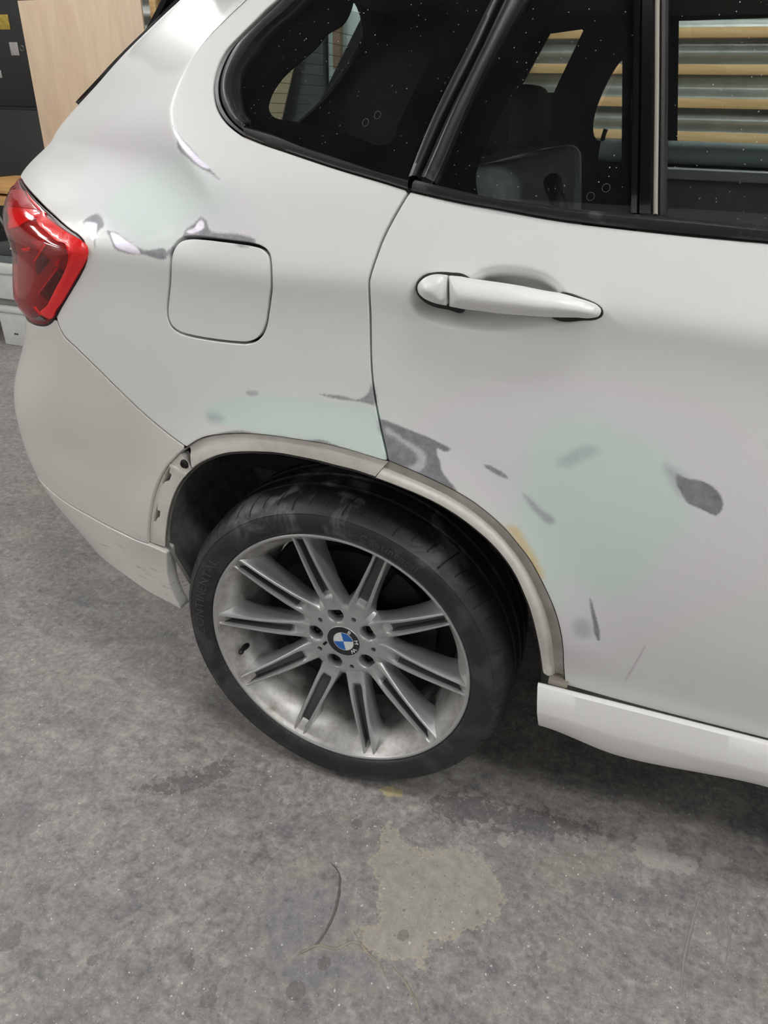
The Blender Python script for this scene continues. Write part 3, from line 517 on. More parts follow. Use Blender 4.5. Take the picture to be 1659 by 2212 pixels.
BLUE_ENAMEL = plain('badge_blue', lin(28, 96, 180), .2, coat=.5)
BLACK_ENAMEL = plain('badge_black', lin(22, 22, 28), .2, coat=.5)
# ------------------------------------------------------------------ setting
FM = FLOOR_MARKS
def floor_material():
    t = NT('worn_concrete'); P = t.coord()
    big = t.noise(1.6, 5, P, .6); mid = t.noise(9, 7, P, .68, .4); fine = t.noise(70, 6, P, .7); vfine = t.noise(330, 3, P)
    c = t.ramp(mid, [(.32, lin(92, 90, 92)), (.44, lin(128, 125, 123)), (.55, lin(146, 142, 136)), (.68, lin(174, 169, 160))])
    c = t.mix(t.math('MULTIPLY', t.ramp(big, [(.35, 0.), (.65, 1.)]), .38), c, lin(124, 124, 134))
    f2 = t.noise(36, 8, P, .78, .5)
    c = t.mix(.50, c, t.ramp(f2, [(.36, lin(70, 68, 70)), (.46, lin(124, 121, 119)), (.54, lin(148, 144, 140)), (.66, lin(190, 186, 180))]))
    c = t.mix(.28, c, t.ramp(fine, [(.36, lin(72, 70, 70)), (.5, lin(140, 137, 134)), (.64, lin(196, 192, 186))]))
    md2 = t.noise(4.2, 6, t.coord((1, 1.6, 1)), .72, 1.2)
    c = t.mix(t.math('MULTIPLY', t.ramp(md2, [(.50, 0.), (.66, 1.)]), .45), c, lin(92, 91, 97))
    c = t.mix(t.math('MULTIPLY', t.ramp(md2, [(.34, 1.), (.44, 0.)]), .35), c, lin(178, 174, 166))
    # worn dark scuffs drawn out along the car
    st = t.noise(1., 6, t.coord((9, 34, 30)), .7)
    c = t.mix(t.math('MULTIPLY', t.math('SUBTRACT', st, .56), 2.2, True), c, lin(96, 94, 96))
    # tan residue
    tn = t.math('MULTIPLY', t.math('SUBTRACT', t.noise(3.1, 6, t.coord((1, 1.3, 1)), .7, .5), .52), 3., True)
    c = t.mix(t.math('MULTIPLY', tn, .45), c, lin(172, 162, 142))
    def m(name, k): 
        a = t.attr(name); j = t.math('MULTIPLY', t.math('SUBTRACT', t.noise(60, 5, P, .7), .5), k)
        return t.ramp(t.math('ADD', t.math('ADD', a, j), .5), [(.44, 0.), (.56, 1.)])
    def edge(name, k, w):
        a = t.math('ADD', t.attr(name), t.math('MULTIPLY', t.math('SUBTRACT', t.noise(60, 5, P, .7), .5), k))
        return t.ramp(t.math('ABSOLUTE', a), [(0., 1.), (w, 0.)])
    c = t.mix(t.math('MULTIPLY', m('slick', 1.6), .32), c, lin(122, 121, 128))
    c = t.mix(t.math('MULTIPLY', m('tan', 2.0), .48), c, lin(172, 166, 154))
    c = t.mix(t.math('MULTIPLY', edge('tan', 2.0, .13), .55), c, lin(188, 178, 150))
    c = t.mix(t.math('MULTIPLY', edge('slick', 1.2, .22), .30), c, lin(165, 156, 136))
    c = t.mix(t.math('MULTIPLY', m('stroke', .5), .6), c, lin(92, 88, 82))
    c = t.mix(t.math('MULTIPLY', m('light', 2.4), .45), c, lin(186, 182, 174))
    c = t.mix(t.math('MULTIPLY', m('rubber', 3.4), .6), c, lin(80, 78, 80))
    c = t.mix(t.math('MULTIPLY', m('yellow', 2.6), .5), c, lin(206, 190, 130))
    c = t.mix(t.math('MULTIPLY', m('drops', 1.3), .55), c, lin(92, 88, 86))
    # flecks of paint and pits
    for sc, thr, pick, col, amt in ((90, .15, .955, (214, 210, 206), .7), (190, .24, .955, (222, 220, 216), .7), (46, .11, .955, (196, 184, 182), .5), (70, .17, .92, (84, 80, 78), .5), (210, .26, .86, (82, 79, 78), .5), (30, .16, .93, (98, 94, 92), .45), (380, .34, .88, (196, 192, 188), .4)):
        v = t.n('TexVoronoi'); v.inputs['Scale'].default_value = sc
        w = t.n('VectorMath'); w.operation = 'ADD'; nn = t.n('TexNoise'); nn.inputs['Scale'].default_value = sc*1.3; t.l(P, nn.inputs['Vector'])
        s_ = t.n('VectorMath'); s_.operation = 'SCALE'; s_.inputs['Scale'].default_value = .9/sc; t.l(nn.outputs['Color'], s_.inputs[0]); t.l(P, w.inputs[0]); t.l(s_.outputs[0], w.inputs[1]); t.l(w.outputs[0], v.inputs['Vector'])
        sp = t.n('SeparateColor'); t.l(v.outputs['Color'], sp.inputs[0])
        rr = t.math('MULTIPLY', sp.outputs[1], thr*1.5)
        k = t.math('MULTIPLY', t.math('LESS_THAN', v.outputs['Distance'], rr), t.math('GREATER_THAN', sp.outputs[0], pick))
        c = t.mix(t.math('MULTIPLY', k, amt), c, lin(*col))
    c = t.mix(1., c, (1.1, 1.095, 1.10, 1), 'MULTIPLY')
    t.l(c, t.b.inputs['Base Color'])
    t.l(t.ramp(mid, [(.3, .42), (.7, .62)]), t.b.inputs['Roughness'])
    h = t.math('ADD', t.math('MULTIPLY', fine, .5), t.math('ADD', t.math('MULTIPLY', m('tan', 1.), .6), t.math('MULTIPLY', vfine, .2)))
    t.bump(h, .35, .002); return t.m
FLOOR = floor_material()
xs = np.concatenate([np.linspace(-6, -1.3, 12)[:-1], np.arange(-1.3, 1.5, .0095), np.linspace(1.5, 6, 12)]); ys = np.concatenate([np.linspace(-5, -.75, 10)[:-1], np.arange(-.75, .6, .0095), np.linspace(.6, 3.4, 10)])
gx, gy = np.meshgrid(xs, ys); FP = np.stack([gx.ravel(), gy.ravel()], 1); nx = len(xs); ny = len(ys)
ii = (np.arange(ny-1)[:, None]*nx+np.arange(nx-1)[None]).ravel(); FF = np.stack([ii, ii+1, ii+nx+1, ii+nx], 1)
def fmask(polys, w, line=0.):
    out = np.full(len(FP), -1.)
    for p in polys:
        p = np.array(p); p = smooth_curve(p, .01, not line)
        lo, hi = p.min(0)-w*1.5-line, p.max(0)+w*1.5+line; k = ((FP > lo) & (FP < hi)).all(1)
        if not k.any(): continue
        d = line-pdist(FP[k], p, False) if line else sdist(FP[k], p)
        out[k] = np.maximum(out[k], np.clip(d/w, -1, 1))
    return out
at = {'tan': fmask([FM['tan']], .03), 'slick': fmask([FM['slick'], FM['slick2']], .03), 'stroke': fmask([FM['stroke']], .008, .0035),
      'light': np.maximum(fmask([FM['chip'], FM['pale'], FM['pale2']], .016), -1),
      'rubber': fmask([FM['rubber'], FM['rubber2']], .05), 'yellow': fmask([FM['yellow']], .012)}
dr = np.full(len(FP), -1.)
for (c_, r_) in FM['drops']: dr = np.maximum(dr, np.clip((r_-np.hypot(*(FP-np.array(c_)).T))/.010, -1, 1))
at['drops'] = dr
floor = mk('floor', np.concatenate([FP, np.zeros((len(FP), 1))], 1), FF, FLOOR, attrs=at, kind='structure')
RIDGE_T = plain('tan_ridge', lin(150, 143, 130), .7, var=.25, scale=50); RIDGE_D = plain('dark_ridge', lin(98, 95, 90), .6, var=.3, scale=50); RIDGE_G = plain('grey_ridge', lin(146, 143, 140), .7, var=.2, scale=40)
for key, w, m_ in (('stroke', .0045, RIDGE_D), ('streak', .0055, RIDGE_G), ('curl', .004, RIDGE_T), ('curl2', .0035, RIDGE_T), ('rib2', .005, RIDGE_T), ('curl3', .004, RIDGE_G)):
    c_ = smooth_curve(np.array(FM[key]), .008); n_ = len(c_)
    V, F = tube(np.concatenate([c_, np.zeros((n_, 1))], 1), w*.55*np.sin(np.linspace(.25, math.pi-.25, n_))*(1+.12*np.sin(np.arange(n_)*1.7)), 8); V[:, 2] = V[:, 2]*.45+.0002
    mk('dried_ridge', V, F, m_, floor)
WALLM = plain('painted_block_wall', lin(226, 226, 224), .8, var=.06, scale=3)
def corrugated():
    t = NT('galvanised_sheet'); P = t.coord()
    t.l(t.ramp(t.noise(7, 5, P), [(.3, lin(150, 154, 150)), (.7, lin(186, 190, 186))]), t.b.inputs['Base Color'])
    t.set(Metallic=.35, Roughness=.42); return t.m
GALV = corrugated()
# far wall: horizontal corrugated sheets between timber battens
WY = 3.20; zz = np.arange(0, CEIL+.001, .012); prof = WY-.016*np.sin(zz/.135*2*np.pi*1.5)
V = np.concatenate([np.stack([np.full(len(zz), x), prof, zz], 1) for x in (-6., 6.)]); n = len(zz)
wall = mk('wall_far', V, [(i, i+1, n+i+1, n+i) for i in range(n-1)], GALV, kind='structure')
def wood(name, a, b, sc=(3, 40, 40), rough=.6):
    t = NT(name); f = t.noise(1, 6, t.coord(sc), .6, .8)
    t.l(t.ramp(f, [(.3, a), (.7, b)]), t.b.inputs['Base Color']); t.set(Roughness=rough); return t.m
PINE = wood('pine_batten', lin(196, 156, 104), lin(224, 188, 136))
PLY = wood('plywood_face', lin(196, 172, 146), lin(214, 192, 164), (14, 14, 3), .55)
BENCH = wood('bench_timber', lin(178, 132, 76), lin(208, 164, 104), (3, 30, 60))
for i, z in enumerate([.18, .45, .72, .98, 1.125, 1.262, 1.395, 1.535, 1.80, 2.07, 2.34, 2.61, 2.88]):
    box('batten', (-1.9, WY-.065, z-.020), (5.9, WY-.020, z+.020), PINE, wall, .003)
box('wall_left', (-6.1, -5.1, 0), (-6.0, 3.4, CEIL), WALLM, bevel=0, kind='structure')
box('wall_right', (6.0, -5.1, 0), (6.1, 3.4, CEIL), WALLM, bevel=0, kind='structure')
box('wall_near', (-6.1, -3.9, 0), (6.1, -3.8, CEIL), WALLM, bevel=0, kind='structure')
box('ceiling', (-6.1, -5.1, CEIL), (6.1, 3.4, CEIL+.1), plain('ceiling_board', lin(32, 32, 32), .8), bevel=0, kind='structure')
# fluorescent fittings
TUBE = NT('fluorescent_tube'); e = TUBE.n('Emission'); e.inputs[0].default_value = (1., .992, .975, 1); e.inputs[1].default_value = LAMP_POWER; TUBE.l(e.outputs[0], TUBE.out.inputs['Surface'])
HOUS = plain('lamp_housing', lin(226, 226, 222), .4)
for i, (x, y, ln, ax) in enumerate(FITTINGS):
    f = empty('ceiling_lamp', (x, y, CEIL), ['white twin tube lamp on the ceiling right beside the car door', 'white twin tube lamp on the ceiling beside the rear bumper', 'white twin tube lamp on the ceiling ahead of the car door, nearer to the car', 'white twin tube lamp on the ceiling behind the car, nearer to the near wall', 'white twin tube lamp on the ceiling between car roof and battened wall', 'white twin tube lamp on the ceiling above the workbench', 'added white twin tube fill lamp on the ceiling farthest ahead of the car', 'added white twin tube fill lamp on the ceiling far behind the car, by the near wall'][i], 'lamp', 'ceiling lamps')
    f.rotation_euler = (0, 0, ax*math.pi/2)
    box('lamp_housing', (-ln/2-.04, -.14, -.06), (ln/2+.04, .14, 0), HOUS, f, .01)
    for s_ in (-.075, .075):
        V, F = tube([(-ln/2, s_, -.085), (0, s_, -.085), (ln/2, s_, -.085)], .030, 12); mk('lamp_tube', V, F, TUBE.m, f)
# things behind the car along the far wall
DARKCAB = plain('black_cabinet', lin(14, 15, 15), .35, var=.2, scale=4)
cab = tag(empty('tool_cabinet', (-3.8, 3.075, 0), 'tall black metal cabinet with stickers left of the plywood sheet', 'cabinet'))
box('cabinet_body', (-.75, -.02, 0), (.92, .09, 2.1), DARKCAB, cab, .01)
box('cabinet_door', (-.75, -.045, .06), (.905, -.022, 1.16), DARKCAB, cab, .006)
box('cabinet_door', (-.75, -.045, 1.175), (.905, -.022, 2.06), DARKCAB, cab, .006)
def at_y(px, py): return None
STK_Y = plain('yellow_sticker', lin(150, 128, 44), .4, var=.35, scale=40); STK_W = plain('white_sticker', lin(150, 146, 146), .5, var=.15, scale=90)
box('yellow_sticker', (.33, -.049, 1.568), (.452, -.0455, 1.640), STK_Y, cab, .001)
box('white_sticker', (.420, -.049, 1.440), (.482, -.0455, 1.506), STK_W, cab, .001)
V, F = lathe([(.008, -.0455), (.012, -.048), (.016, -.048), (.018, -.0455)], 20, c=(.506, 0, 1.474)); 
mk('cabinet_lock', V, F, plain('lock_grey', lin(60, 66, 60), .4), cab)
box('grey_sticker', (.25, -.049, 1.325), (.315, -.0455, 1.365), STK_W, cab, .001)
ply = box('plywood_sheet', (-.43, -.006, 0), (.43, .006, 1.70), PLY, bevel=.001, loc=(-2.80, 2.955, 0), rot=(math.radians(-.8), 0, math.radians(-3)))
tag(ply, 'bare plywood sheet leaning upright beside the black cabinet', 'board')
wb = box('white_board', (-.16, -.005, 0), (.16, .005, 1.9), plain('white_board_face', lin(196, 204, 214), .35), bevel=.001, loc=(-2.145, 3.02, 0), rot=(math.radians(-1), 0, 0))
tag(wb, 'bluish white board behind the tailgate beside the plywood', 'board')
po = box('timber_post', (-2.375, 3.03, 0), (-2.335, 3.10, CEIL-.02), PINE, bevel=.003); tag(po, 'narrow timber post between plywood and white board', 'post')
PLY2 = wood('brown_board', lin(160, 146, 118), lin(178, 162, 132), (14, 14, 3), .6)
b2 = box('leaning_board', (-.19, -.006, 0), (.19, .006, 1.75), PLY2, bevel=.001, loc=(-2.11, 2.86, .059), rot=(math.radians(-3), math.radians(18), 0)); tag(b2, 'brown board leaning behind the car, seen through the rear window', 'board')
dk = box('dark_locker', (-1.62, 2.99, 0), (-1.34, 3.10, 1.75), plain('dark_locker_paint', lin(60, 66, 64), .5), bevel=.008); tag(dk, 'dark grey locker seen through the rear window beside the leaning board', 'locker')
lp = box('light_panel', (-1.33, 3.03, 0), (-.35, 3.09, 1.95), plain('pale_panel', lin(206, 226, 222), .4), bevel=.004); tag(lp, 'pale turquoise panel seen through the rear window', 'panel')
bp = box('brown_post', (-1.285, 2.985, 1.38), (-1.245, 3.028, 2.0), plain('brown_post_wood', lin(140, 112, 92), .6), bevel=.003); tag(bp, 'short brown timber in front of the pale turquoise panel', 'post')
# bench and the white unit under it
bench = empty('workbench', (-3.1, 2.70, 0), 'timber topped workbench behind the tail light', 'workbench')
for k, (z0, z1, y0) in enumerate(((.765, .808, -.36), (.700, .752, -.34))):
    box('bench_board', (-.25, y0, z0), (.70, .14, z1), BENCH, bench, .006)
for x in (-.2, .66): box('bench_leg', (x-.04, .06, 0), (x+.04, .12, .699), BENCH, bench, .005)
box('bench_back', (-.25, .115, .3), (.70, .14, .699), VOID, bench, .002)
WHT = plain('white_unit_paint', lin(206, 206, 202), .55, var=.06, scale=14)
un = empty('white_unit', (-2.9, 2.1, 0), 'white painted steel unit standing under the workbench', 'unit')
box('unit_ledge', (-.5, -.02, .400), (.7, .28, .448), WHT, un, .008)
box('unit_apron', (-.5, .0, .26), (.7, .28, .398), WHT, un, .006)
box('unit_shadow_gap', (-.5, .02, .222), (.7, .28, .258), plain('unit_grey', lin(120, 120, 118), .6), un, .002)
box('unit_foot_rail', (-.5, -.015, .190), (.7, .28, .220), WHT, un, .006)
box('unit_foot', (-.055, .0, 0), (.7, .28, .188), WHT, un, .006)
for x in (.030, .046): box('vent_slot', (x, -.003, .066), (x+.011, .002, .073), VOID, un, .0005)
dv = empty('grey_junction_box', (-2.80, 2.13, .449), 'small grey electrical box with a cable on the white unit', 'box')
box('box_body', (-.16, 0, 0), (.16, .10, .035), plain('slate_grey', lin(88, 94, 98), .5), dv, .004)
box('box_cover', (-.10, .01, .036), (.03, .09, .098), plain('dark_slate', lin(58, 62, 64), .5), dv, .006)
V, F = lathe([(0, -.003), (.004, -.003), (.005, 0), (.005, .003)], 12, c=(.005, .008, .075)); mk('box_screw', V, F, CHROME, dv)
V, F = tube([(-3.10, 2.08, .80), (-2.80, 2.075, .77), (-2.765, 2.078, .70), (-2.73, 2.08, .62), (-2.70, 2.10, .55), (-2.72, 2.14, .50)], .006, 8)
cb = mk('power_cable', V, F, plain('grey_cable', lin(120, 122, 122), .5)); tag(cb, 'thin grey cable hanging in front of the bench boards', 'cable')
# ------------------------------------------------------------------ the car
car = empty('car', (0, 0, 0), 'white car parked in the garage, rear side sanded with grey and mint filler patches', 'car')
K = {k: np.array(v) for k, v in D['C'].items()}
def ext(cv, v, n=4):
    """carry a curve on to height v, along its first points"""
    a, b = cv[0], cv[min(n, len(cv)-1)-1]; s = (a[0]-b[0])/(a[1]-b[1]); m = (v+a[1])/2
    return np.concatenate([[[a[0]+s*(v-a[1]), v], [a[0]+s*(m-a[1]), m]], cv])
WT = 1.43          # upper edge of the side windows
tri_o, tri_i = ext(K['trim_outer'], 1.46), ext(K['trim_inner'], WT)
pl, pm_, pr = ext(K['pillar_left'], WT+.01), ext(K['pillar_mid'], WT+.01), ext(K['pillar_right'], WT+.01)
dl, cl, ch, fd = ext(K['divider_left'], WT, 3), ext(K['chrome_left'], WT, 3), ext(K['chrome_right'], WT, 3), ext(K['frit_div'], WT, 3)
fri = ext(K['frit_door'], WT)
LR = K['light_right']; hatch = K['hatch'][::-1]
fuel = smooth_curve(K['fuel_door'], .004, True)
quarter = chain(K['seam_top'], K['seam_low'], K['arch_outer_quarter'][::-1], K['seam_bumper'][::-1], LR[:16][::-1],
                np.array([LR[0], [-.735, 1.10], [-.765, 1.13], hatch[0]]), np.concatenate([hatch, [[-.36, 1.42], [-.31, 1.46]]]),
                np.array([[-.31, 1.46], tri_o[0]]), tri_o, K['belt_low_quarter'])
panel('quarter_panel', quarter, car, PAINT, r=.0018, ins=.0014, gs=.003, holes=[inset(fuel, -.0006)], attrs=True)
panel('fuel_door', fuel, car, PAINT, r=.0013, ins=.0020, gs=.005, attrs=True)
panel('fuel_door_recess', inset(fuel, -.006), car, BLACK, off=-.026, gs=.02, r=.001, depth=.002)
# door skin with the bowl pressed in behind the handle
rec = smooth_curve(np.array(D['H']['recess']), .004, True)
def recess(u, v):
    uu, vv = np.broadcast_arrays(u, v); p = np.stack([uu.ravel(), vv.ravel()], 1); out = np.zeros(len(p))
    k = ((p > rec.min(0)) & (p < rec.max(0))).all(1); sd = np.maximum(sdist(p[k], rec), 0)
    out[k] = -.034*sst(sd/.026)
    return out.reshape(uu.shape)
S2 = Surf(extra=recess)
bl, bt = K['belt_low_door'], K['belt_top_door']
bl = np.concatenate([bl, [[.78, 1.099], [1.02, 1.093]]]); bt = np.concatenate([bt, [[.78, 1.117], [1.02, 1.112]]])
dbm = np.concatenate([K['door_bottom'][:1], [[.5, .3805], [.75, .3815], [1.02, .383]]])
door = chain(bl[::-1], K['seam_top'], K['seam_low'], K['arch_outer_door'], dbm, np.array([[1.02, .383], [1.02, 1.093]]))
panel('rear_door', door, car, PAINT, r=.0018, ins=.0018, gs=.003, attrs=True, surf=S2)
front = chain(np.array([[1.027, .383], [1.72, .39]]), np.array([[1.72, .39], [1.72, 1.08]]), np.array([[1.72, 1.08], [1.027, 1.093]]), np.array([[1.027, 1.093], [1.027, .383]]), step=.02)
panel('front_door', front, car, PAINT, gs=.05)
bump_ = chain(K['seam_bumper'], K['bumper_arch'], K['arch_outer_bumper'], np.concatenate([K['valance_top'], [[-.93, .52], [-1.16, .54]]]),
              np.array([[-1.16, .54], [-1.16, .885]]), np.concatenate([[[-1.16, .885], [-.80, .872], [-.68, .868]], LR[16:][::-1], K['seam_bumper'][:1]]))
panel('rear_bumper', bump_, car, BUMPER, ins=.0008, gs=.008)
val = chain(K['valance_top_right'][::-1], np.concatenate([K['valance_top'], [[-.93, .52], [-1.16, .54]]]), np.array([[-1.16, .54], [-1.16, .42]]),
            np.concatenate([[[-1.16, .42], [-.9, .42]], K['valance_low'][::-1]]), K['valance_side'][::-1])
panel('bumper_valance', val, car, BUMPER, ins=.0006, gs=.01, depth=.024, off=.001)
# arch flanges left bare where the cladding came off
strip('quarter_arch_flange', K['arch_outer_quarter'], K['arch_inner_quarter'], [(0, -.003), (.05, -.008), (.16, -.0095), (.4, -.007), (.75, -.006), (.94, -.0065), (1, -.0095), (1.0, -.024)], car, [FLANGE, FLANGE_DIRT_SHADE], mi=(1, 0, 0, 0, 0, 0, 1))
strip('door_arch_flange', K['arch_outer_door'], K['arch_inner_door'], [(0, -.003), (.04, -.010), (.12, -.013), (.3, -.014), (.46, -.011), (.58, -.005), (.72, -.003), (.93, -.004), (1, -.008), (1.0, -.024)], car, [FLANGE, FLANGE_DIRT_SHADE], mi=(1, 1, 1, 1, 0, 0, 0, 0, 1))
bf = chain(np.array([K['arch_outer_bumper'][0], K['arch_inner_bumper'][0]]), K['arch_inner_bumper'], np.array([K['arch_inner_bumper'][-1], K['arch_outer_bumper'][-1]]), K['arch_outer_bumper'][::-1], step=.005)
clips = [resample((K[k]-K[k].mean(0))*1.5+K[k].mean(0)+[.002, 0], .0025, True) for k in ('clip_a', 'clip_b')]
panel('bumper_arch_flange', bf, car, FLANGE, off=-.006, gs=.01, depth=.018, holes=clips, r=.0006)
sc3 = S.pt(K['screw'][0], -.004); sn = S.nm(K['screw'][0])
V, F = lathe([(0, -.002), (.0025, -.002), (.003, -.0035), (.006, -.0035), (.0075, -.001), (.0085, 0), (.0085, .002)], 20)
q = Vector((0, -1, 0)).rotation_difference(Vector(sn)).to_matrix()
mk('flange_screw', [tuple(q@Vector(v)+Vector(sc3)) for v in V], F, STEEL, car, angle=40)
rb = K['rib']; rbd = np.array([.0, .006])
strip('flange_rib', even(rb, 20), even(rb-[.004, .006], 20), [(0, -.008), (.1, -.0025), (.9, -.0025), (1, -.008)], car, BUMPER, n=20)
# dark rubber edge and wheel-house liner behind the flange
inn = np.concatenate([K['arch_inner_bumper'][::-1], K['arch_inner_quarter'][1:], K['arch_inner_door']])
A = even(inn, 220); P0 = S.pt(A, -.012)
P0 = np.concatenate([[P0[0]+np.array([.075, .030, -.17]), P0[0]+np.array([.026, .014, -.085]), P0[0]+np.array([.002, .004, -.012])], P0, [P0[-1]+np.array([.004, .006, -.05]), P0[-1]+np.array([.006, .02, -.10])]])
cen = np.array([0, 0, .33]); rad = P0-cen; rad[:, 1] = 0; rad /= np.linalg.norm(rad, axis=1, keepdims=True)
rows = [P0-rad*.003+[0, -.004, 0], P0-rad*.004+[0, .004, 0], P0+rad*.012+[0, .012, 0], P0+rad*.016+[0, .05, 0], P0+rad*.03+[0, .12, 0], P0+rad*.03+[0, .38, 0]]
m = len(P0); V = np.concatenate(rows); F = [(r*m+i, r*m+i+1, (r+1)*m+i+1, (r+1)*m+i) for r in range(5) for i in range(m-1)]
F.append([5*m+i for i in range(m)])
mk('wheel_arch_liner', V, F, LINER, car, angle=60)
# sill cover: a rolled ledge, a lit upper face, a crease and a tucked lower face
xs = np.concatenate([np.linspace(.386, .80, 60), np.linspace(.82, 1.75, 20)])
pf = [(.06, .362, 0), (.022, .364, 0), (.010, .370, 0), (.003, .386, 0), (-.001, .3892, 0), (-.006, .3898, 0), (-.0105, .387, 0), (-.0165, .362, .15), (-.0195, .344, .3), (-.0195, .338, .35), (-.014, .316, .8), (-.009, .303, 1), (-.004, .297, 1), (.03, .293, 1), (.25, .28, .6)]
V = []
for x in xs:
    t = (x-.386)/.14; d = .020*(sst(t) if t < 1 else 1-sst((x-.526)/.22))
    dy = 0
    for y, z, k in pf: V.append((x-.013*max(0, (z-.297)/.09)*max(0, 1-(x-.386)/.16)**3, y+dy, z-d*k))
m = len(pf); F = [(i*m+q, i*m+q+1, (i+1)*m+q+1, (i+1)*m+q) for i in range(len(xs)-1) for q in range(m-1)]
F.append(tuple(range(m))[::-1])
SILL = plain('sill_paint', lin(222, 221, 218), .4)
mk('sill_cover', V, F, SILL, car, angle=45)
box('sill_end_trim', (.388, .004, .386), (.420, .03, .396), plain('bronze_dirt', lin(146, 138, 128), .6), car, .002)
# inner structure (keeps the gaps dark and the cabin closed)
def sheet(name, pts, mat, parent=car, thick=.01):
    """flat polygon in the X-Z plane at given Y with openings, real thickness"""
    return None
box('underbody', (.46, .09, .27), (2.9, 1.62, .34), VOID, car, 0)
box('far_shade_skirt', (-.5, 1.55, .16), (2.9, 1.66, .34), VOID, car, .01)  # unseen skirt added low on the far side to keep light from under the car
box('front_shade_skirt', (2.8, .05, .14), (2.9, 1.62, .40), VOID, car, .01)  # unseen cross wall added to stop light entering under the front
box('underbody_tunnel', (-.62, .42, .30), (.41, 1.62, .36), VOID, car, 0)
box('rear_crossmember', (-.70, .36, .36), (-.44, 1.5, .46), VOID, car, .01)
backing = chain(np.array([[-.70, .62], [-.46, .60]]), np.array([[-.46, .60], [-.30, .80], [0, .86], [.30, .78], [.47, .42]]), np.array([[.47, .42], [1.72, .40]]), np.array([[1.72, .40], [1.72, 1.08]]),
                np.array([[1.72, 1.08], [.5, 1.09], [.12, 1.13], [-.13, 1.17]]), np.array([[-.13, 1.17], [-.22, 1.25]]), np.array([[-.22, 1.25], [-.30, 1.27], [-.5, 1.235], [-.60, 1.20], [-.75, 1.08]]), np.array([[-.75, 1.08], [-.80, .92]]), np.array([[-.80, .92], [-.70, .62]]), step=.02)
panel('inner_body_shell', backing, car, VOID, off=-.035, gs=.03, r=.001, depth=.002)
# roof and rail above the windows
rail = chain(np.array([[-.31, 1.462], [1.72, 1.462]]), np.array([[1.72, 1.462], [1.72, 1.60]]), np.array([[1.72, 1.60], [-.24, 1.60]]), np.array([[-.24, 1.60], [-.31, 1.462]]), step=.02)
panel('roof_rail', rail, car, PAINT, gs=.03, attrs=False)
V = []; ys = np.linspace(.20, 1.45, 24); xr = np.linspace(-.43, 1.74, 22)
for x in xr:
    for y in ys: V.append((x, y, 1.585+.05*(1-((y-.825)/.63)**2)*(.6+.4*max(0, min(1, (x+.3)/1.)))-.06*max(0, -.2-x)))
m = len(ys); F = [(i*m+j, (i+1)*m+j, (i+1)*m+j+1, i*m+j+1) for i in range(21) for j in range(m-1)]
mk('roof', V, F, SILL, car)
box('headliner', (-.40, .22, 1.44), (1.74, 1.46, 1.50), LINING, car, .02)
# windows, mouldings and pillars
strip('quarter_window_surround', tri_o, tri_i, [(0, -.008), (.03, -.001), (.17, 0), (.20, -.006), (.24, -.001), (.34, .004), (.55, .006), (.78, .003), (.84, -.004), (.95, -.005), (1, -.012)], car, TRIM, n=160)
strip('quarter_belt_moulding', np.concatenate([[K['trim_inner'][-1]-[.002, .004]], K['belt_top_quarter'][1:]]), K['belt_low_quarter'], [(0, -.011), (.04, -.001), (.10, .004), (.35, .007), (.65, .0055), (.95, .002), (1, -.008)], car, TRIM_GLOSS)
strip('door_belt_moulding', bt, bl, [(0, -.011), (.04, -.001), (.12, .004), (.38, .007), (.65, .0055), (.95, .002), (1, -.008)], car, TRIM)
strip('body_pillar_cover', pl, pm_, [(0, -.009), (.06, .0), (.5, .002), (.86, .0), (.93, -.003), (1, -.02)], car, TRIM)
strip('door_pillar_cover', pm_+[.004, 0], pr, [(0, -.02), (.03, -.003), (.14, -.001), (.30, -.002), (.36, .005), (.45, .006), (.55, .002), (.85, .0005), (.97, .001), (1, -.009)], car, TRIM)
top_q = np.array([[pl[0, 0]-.002, WT], [tri_i[0, 0], WT]])
qg = chain(tri_i, K['belt_top_quarter'], pl[::-1][:-1], top_q, step=.006)
qg = inset(qg, -.009)
qglass = panel('quarter_window', qg, car, GLASS, off=-.008, gs=.02, r=.001, depth=.003)
clear_q = np.array(D['C']['clear_quarter'])
clear_q = smooth_curve(np.concatenate([clear_q, [[.155, WT-.02], [-.015, WT-.02]]]), .005, True)
panel('window_frit', inset(qg, .001), qglass, FRIT, off=-.0125, gs=.03, r=.0005, depth=.001, holes=[clear_q])
fg = chain(pr, bt[(bt[:, 0] > .155) & (bt[:, 0] < .385)], dl[::-1][:-1], np.array([[dl[0, 0], WT], [pr[0, 0], WT]]), step=.006)
fg = inset(fg, -.008)
fglass = panel('fixed_door_window', fg, car, GLASS, off=-.008, gs=.02, r=.001, depth=.003)
ff = chain(pr-[.008, 0], np.array([pr[-1]-[.008, .004], fri[-1]-[0, .008]]), fri[::-1], np.array([fri[0], pr[0]-[.008, 0]]), step=.008)
panel('window_frit', ff, fglass, FRIT, off=-.0125, gs=.03, r=.0005, depth=.001)
panel('window_frit', chain(fd, np.array([fd[-1], dl[-1]]), dl[::-1], np.array([dl[0], fd[0]]), step=.01), fglass, FRIT, off=-.0125, gs=.03, r=.0005, depth=.001)
strip('window_divider', dl, cl, [(0, -.010), (.05, .001), (.3, .003), (.36, .0), (.44, .003), (.9, .003), (1, -.003)], car, TRIM_GLOSS, n=60)
strip('divider_bright_strip', cl, ch, [(0, -.004), (.15, .002), (.5, .006), (.85, .002), (1, -.005)], car, CHROME, n=60)
ch2 = ch+[.010, 0]
strip('divider_run_channel', ch, ch2, [(0, -.006), (.2, .0), (.55, .0), (.75, -.004), (1, -.011)], car, BLACK, n=60)
wg = chain(np.array([[.985, WT], [ch2[0, 0], WT]]), ch2, np.array([ch2[-1], [.6, 1.118], [.985, 1.108]]), np.array([[.985, 1.108], [.985, WT]]), step=.01)
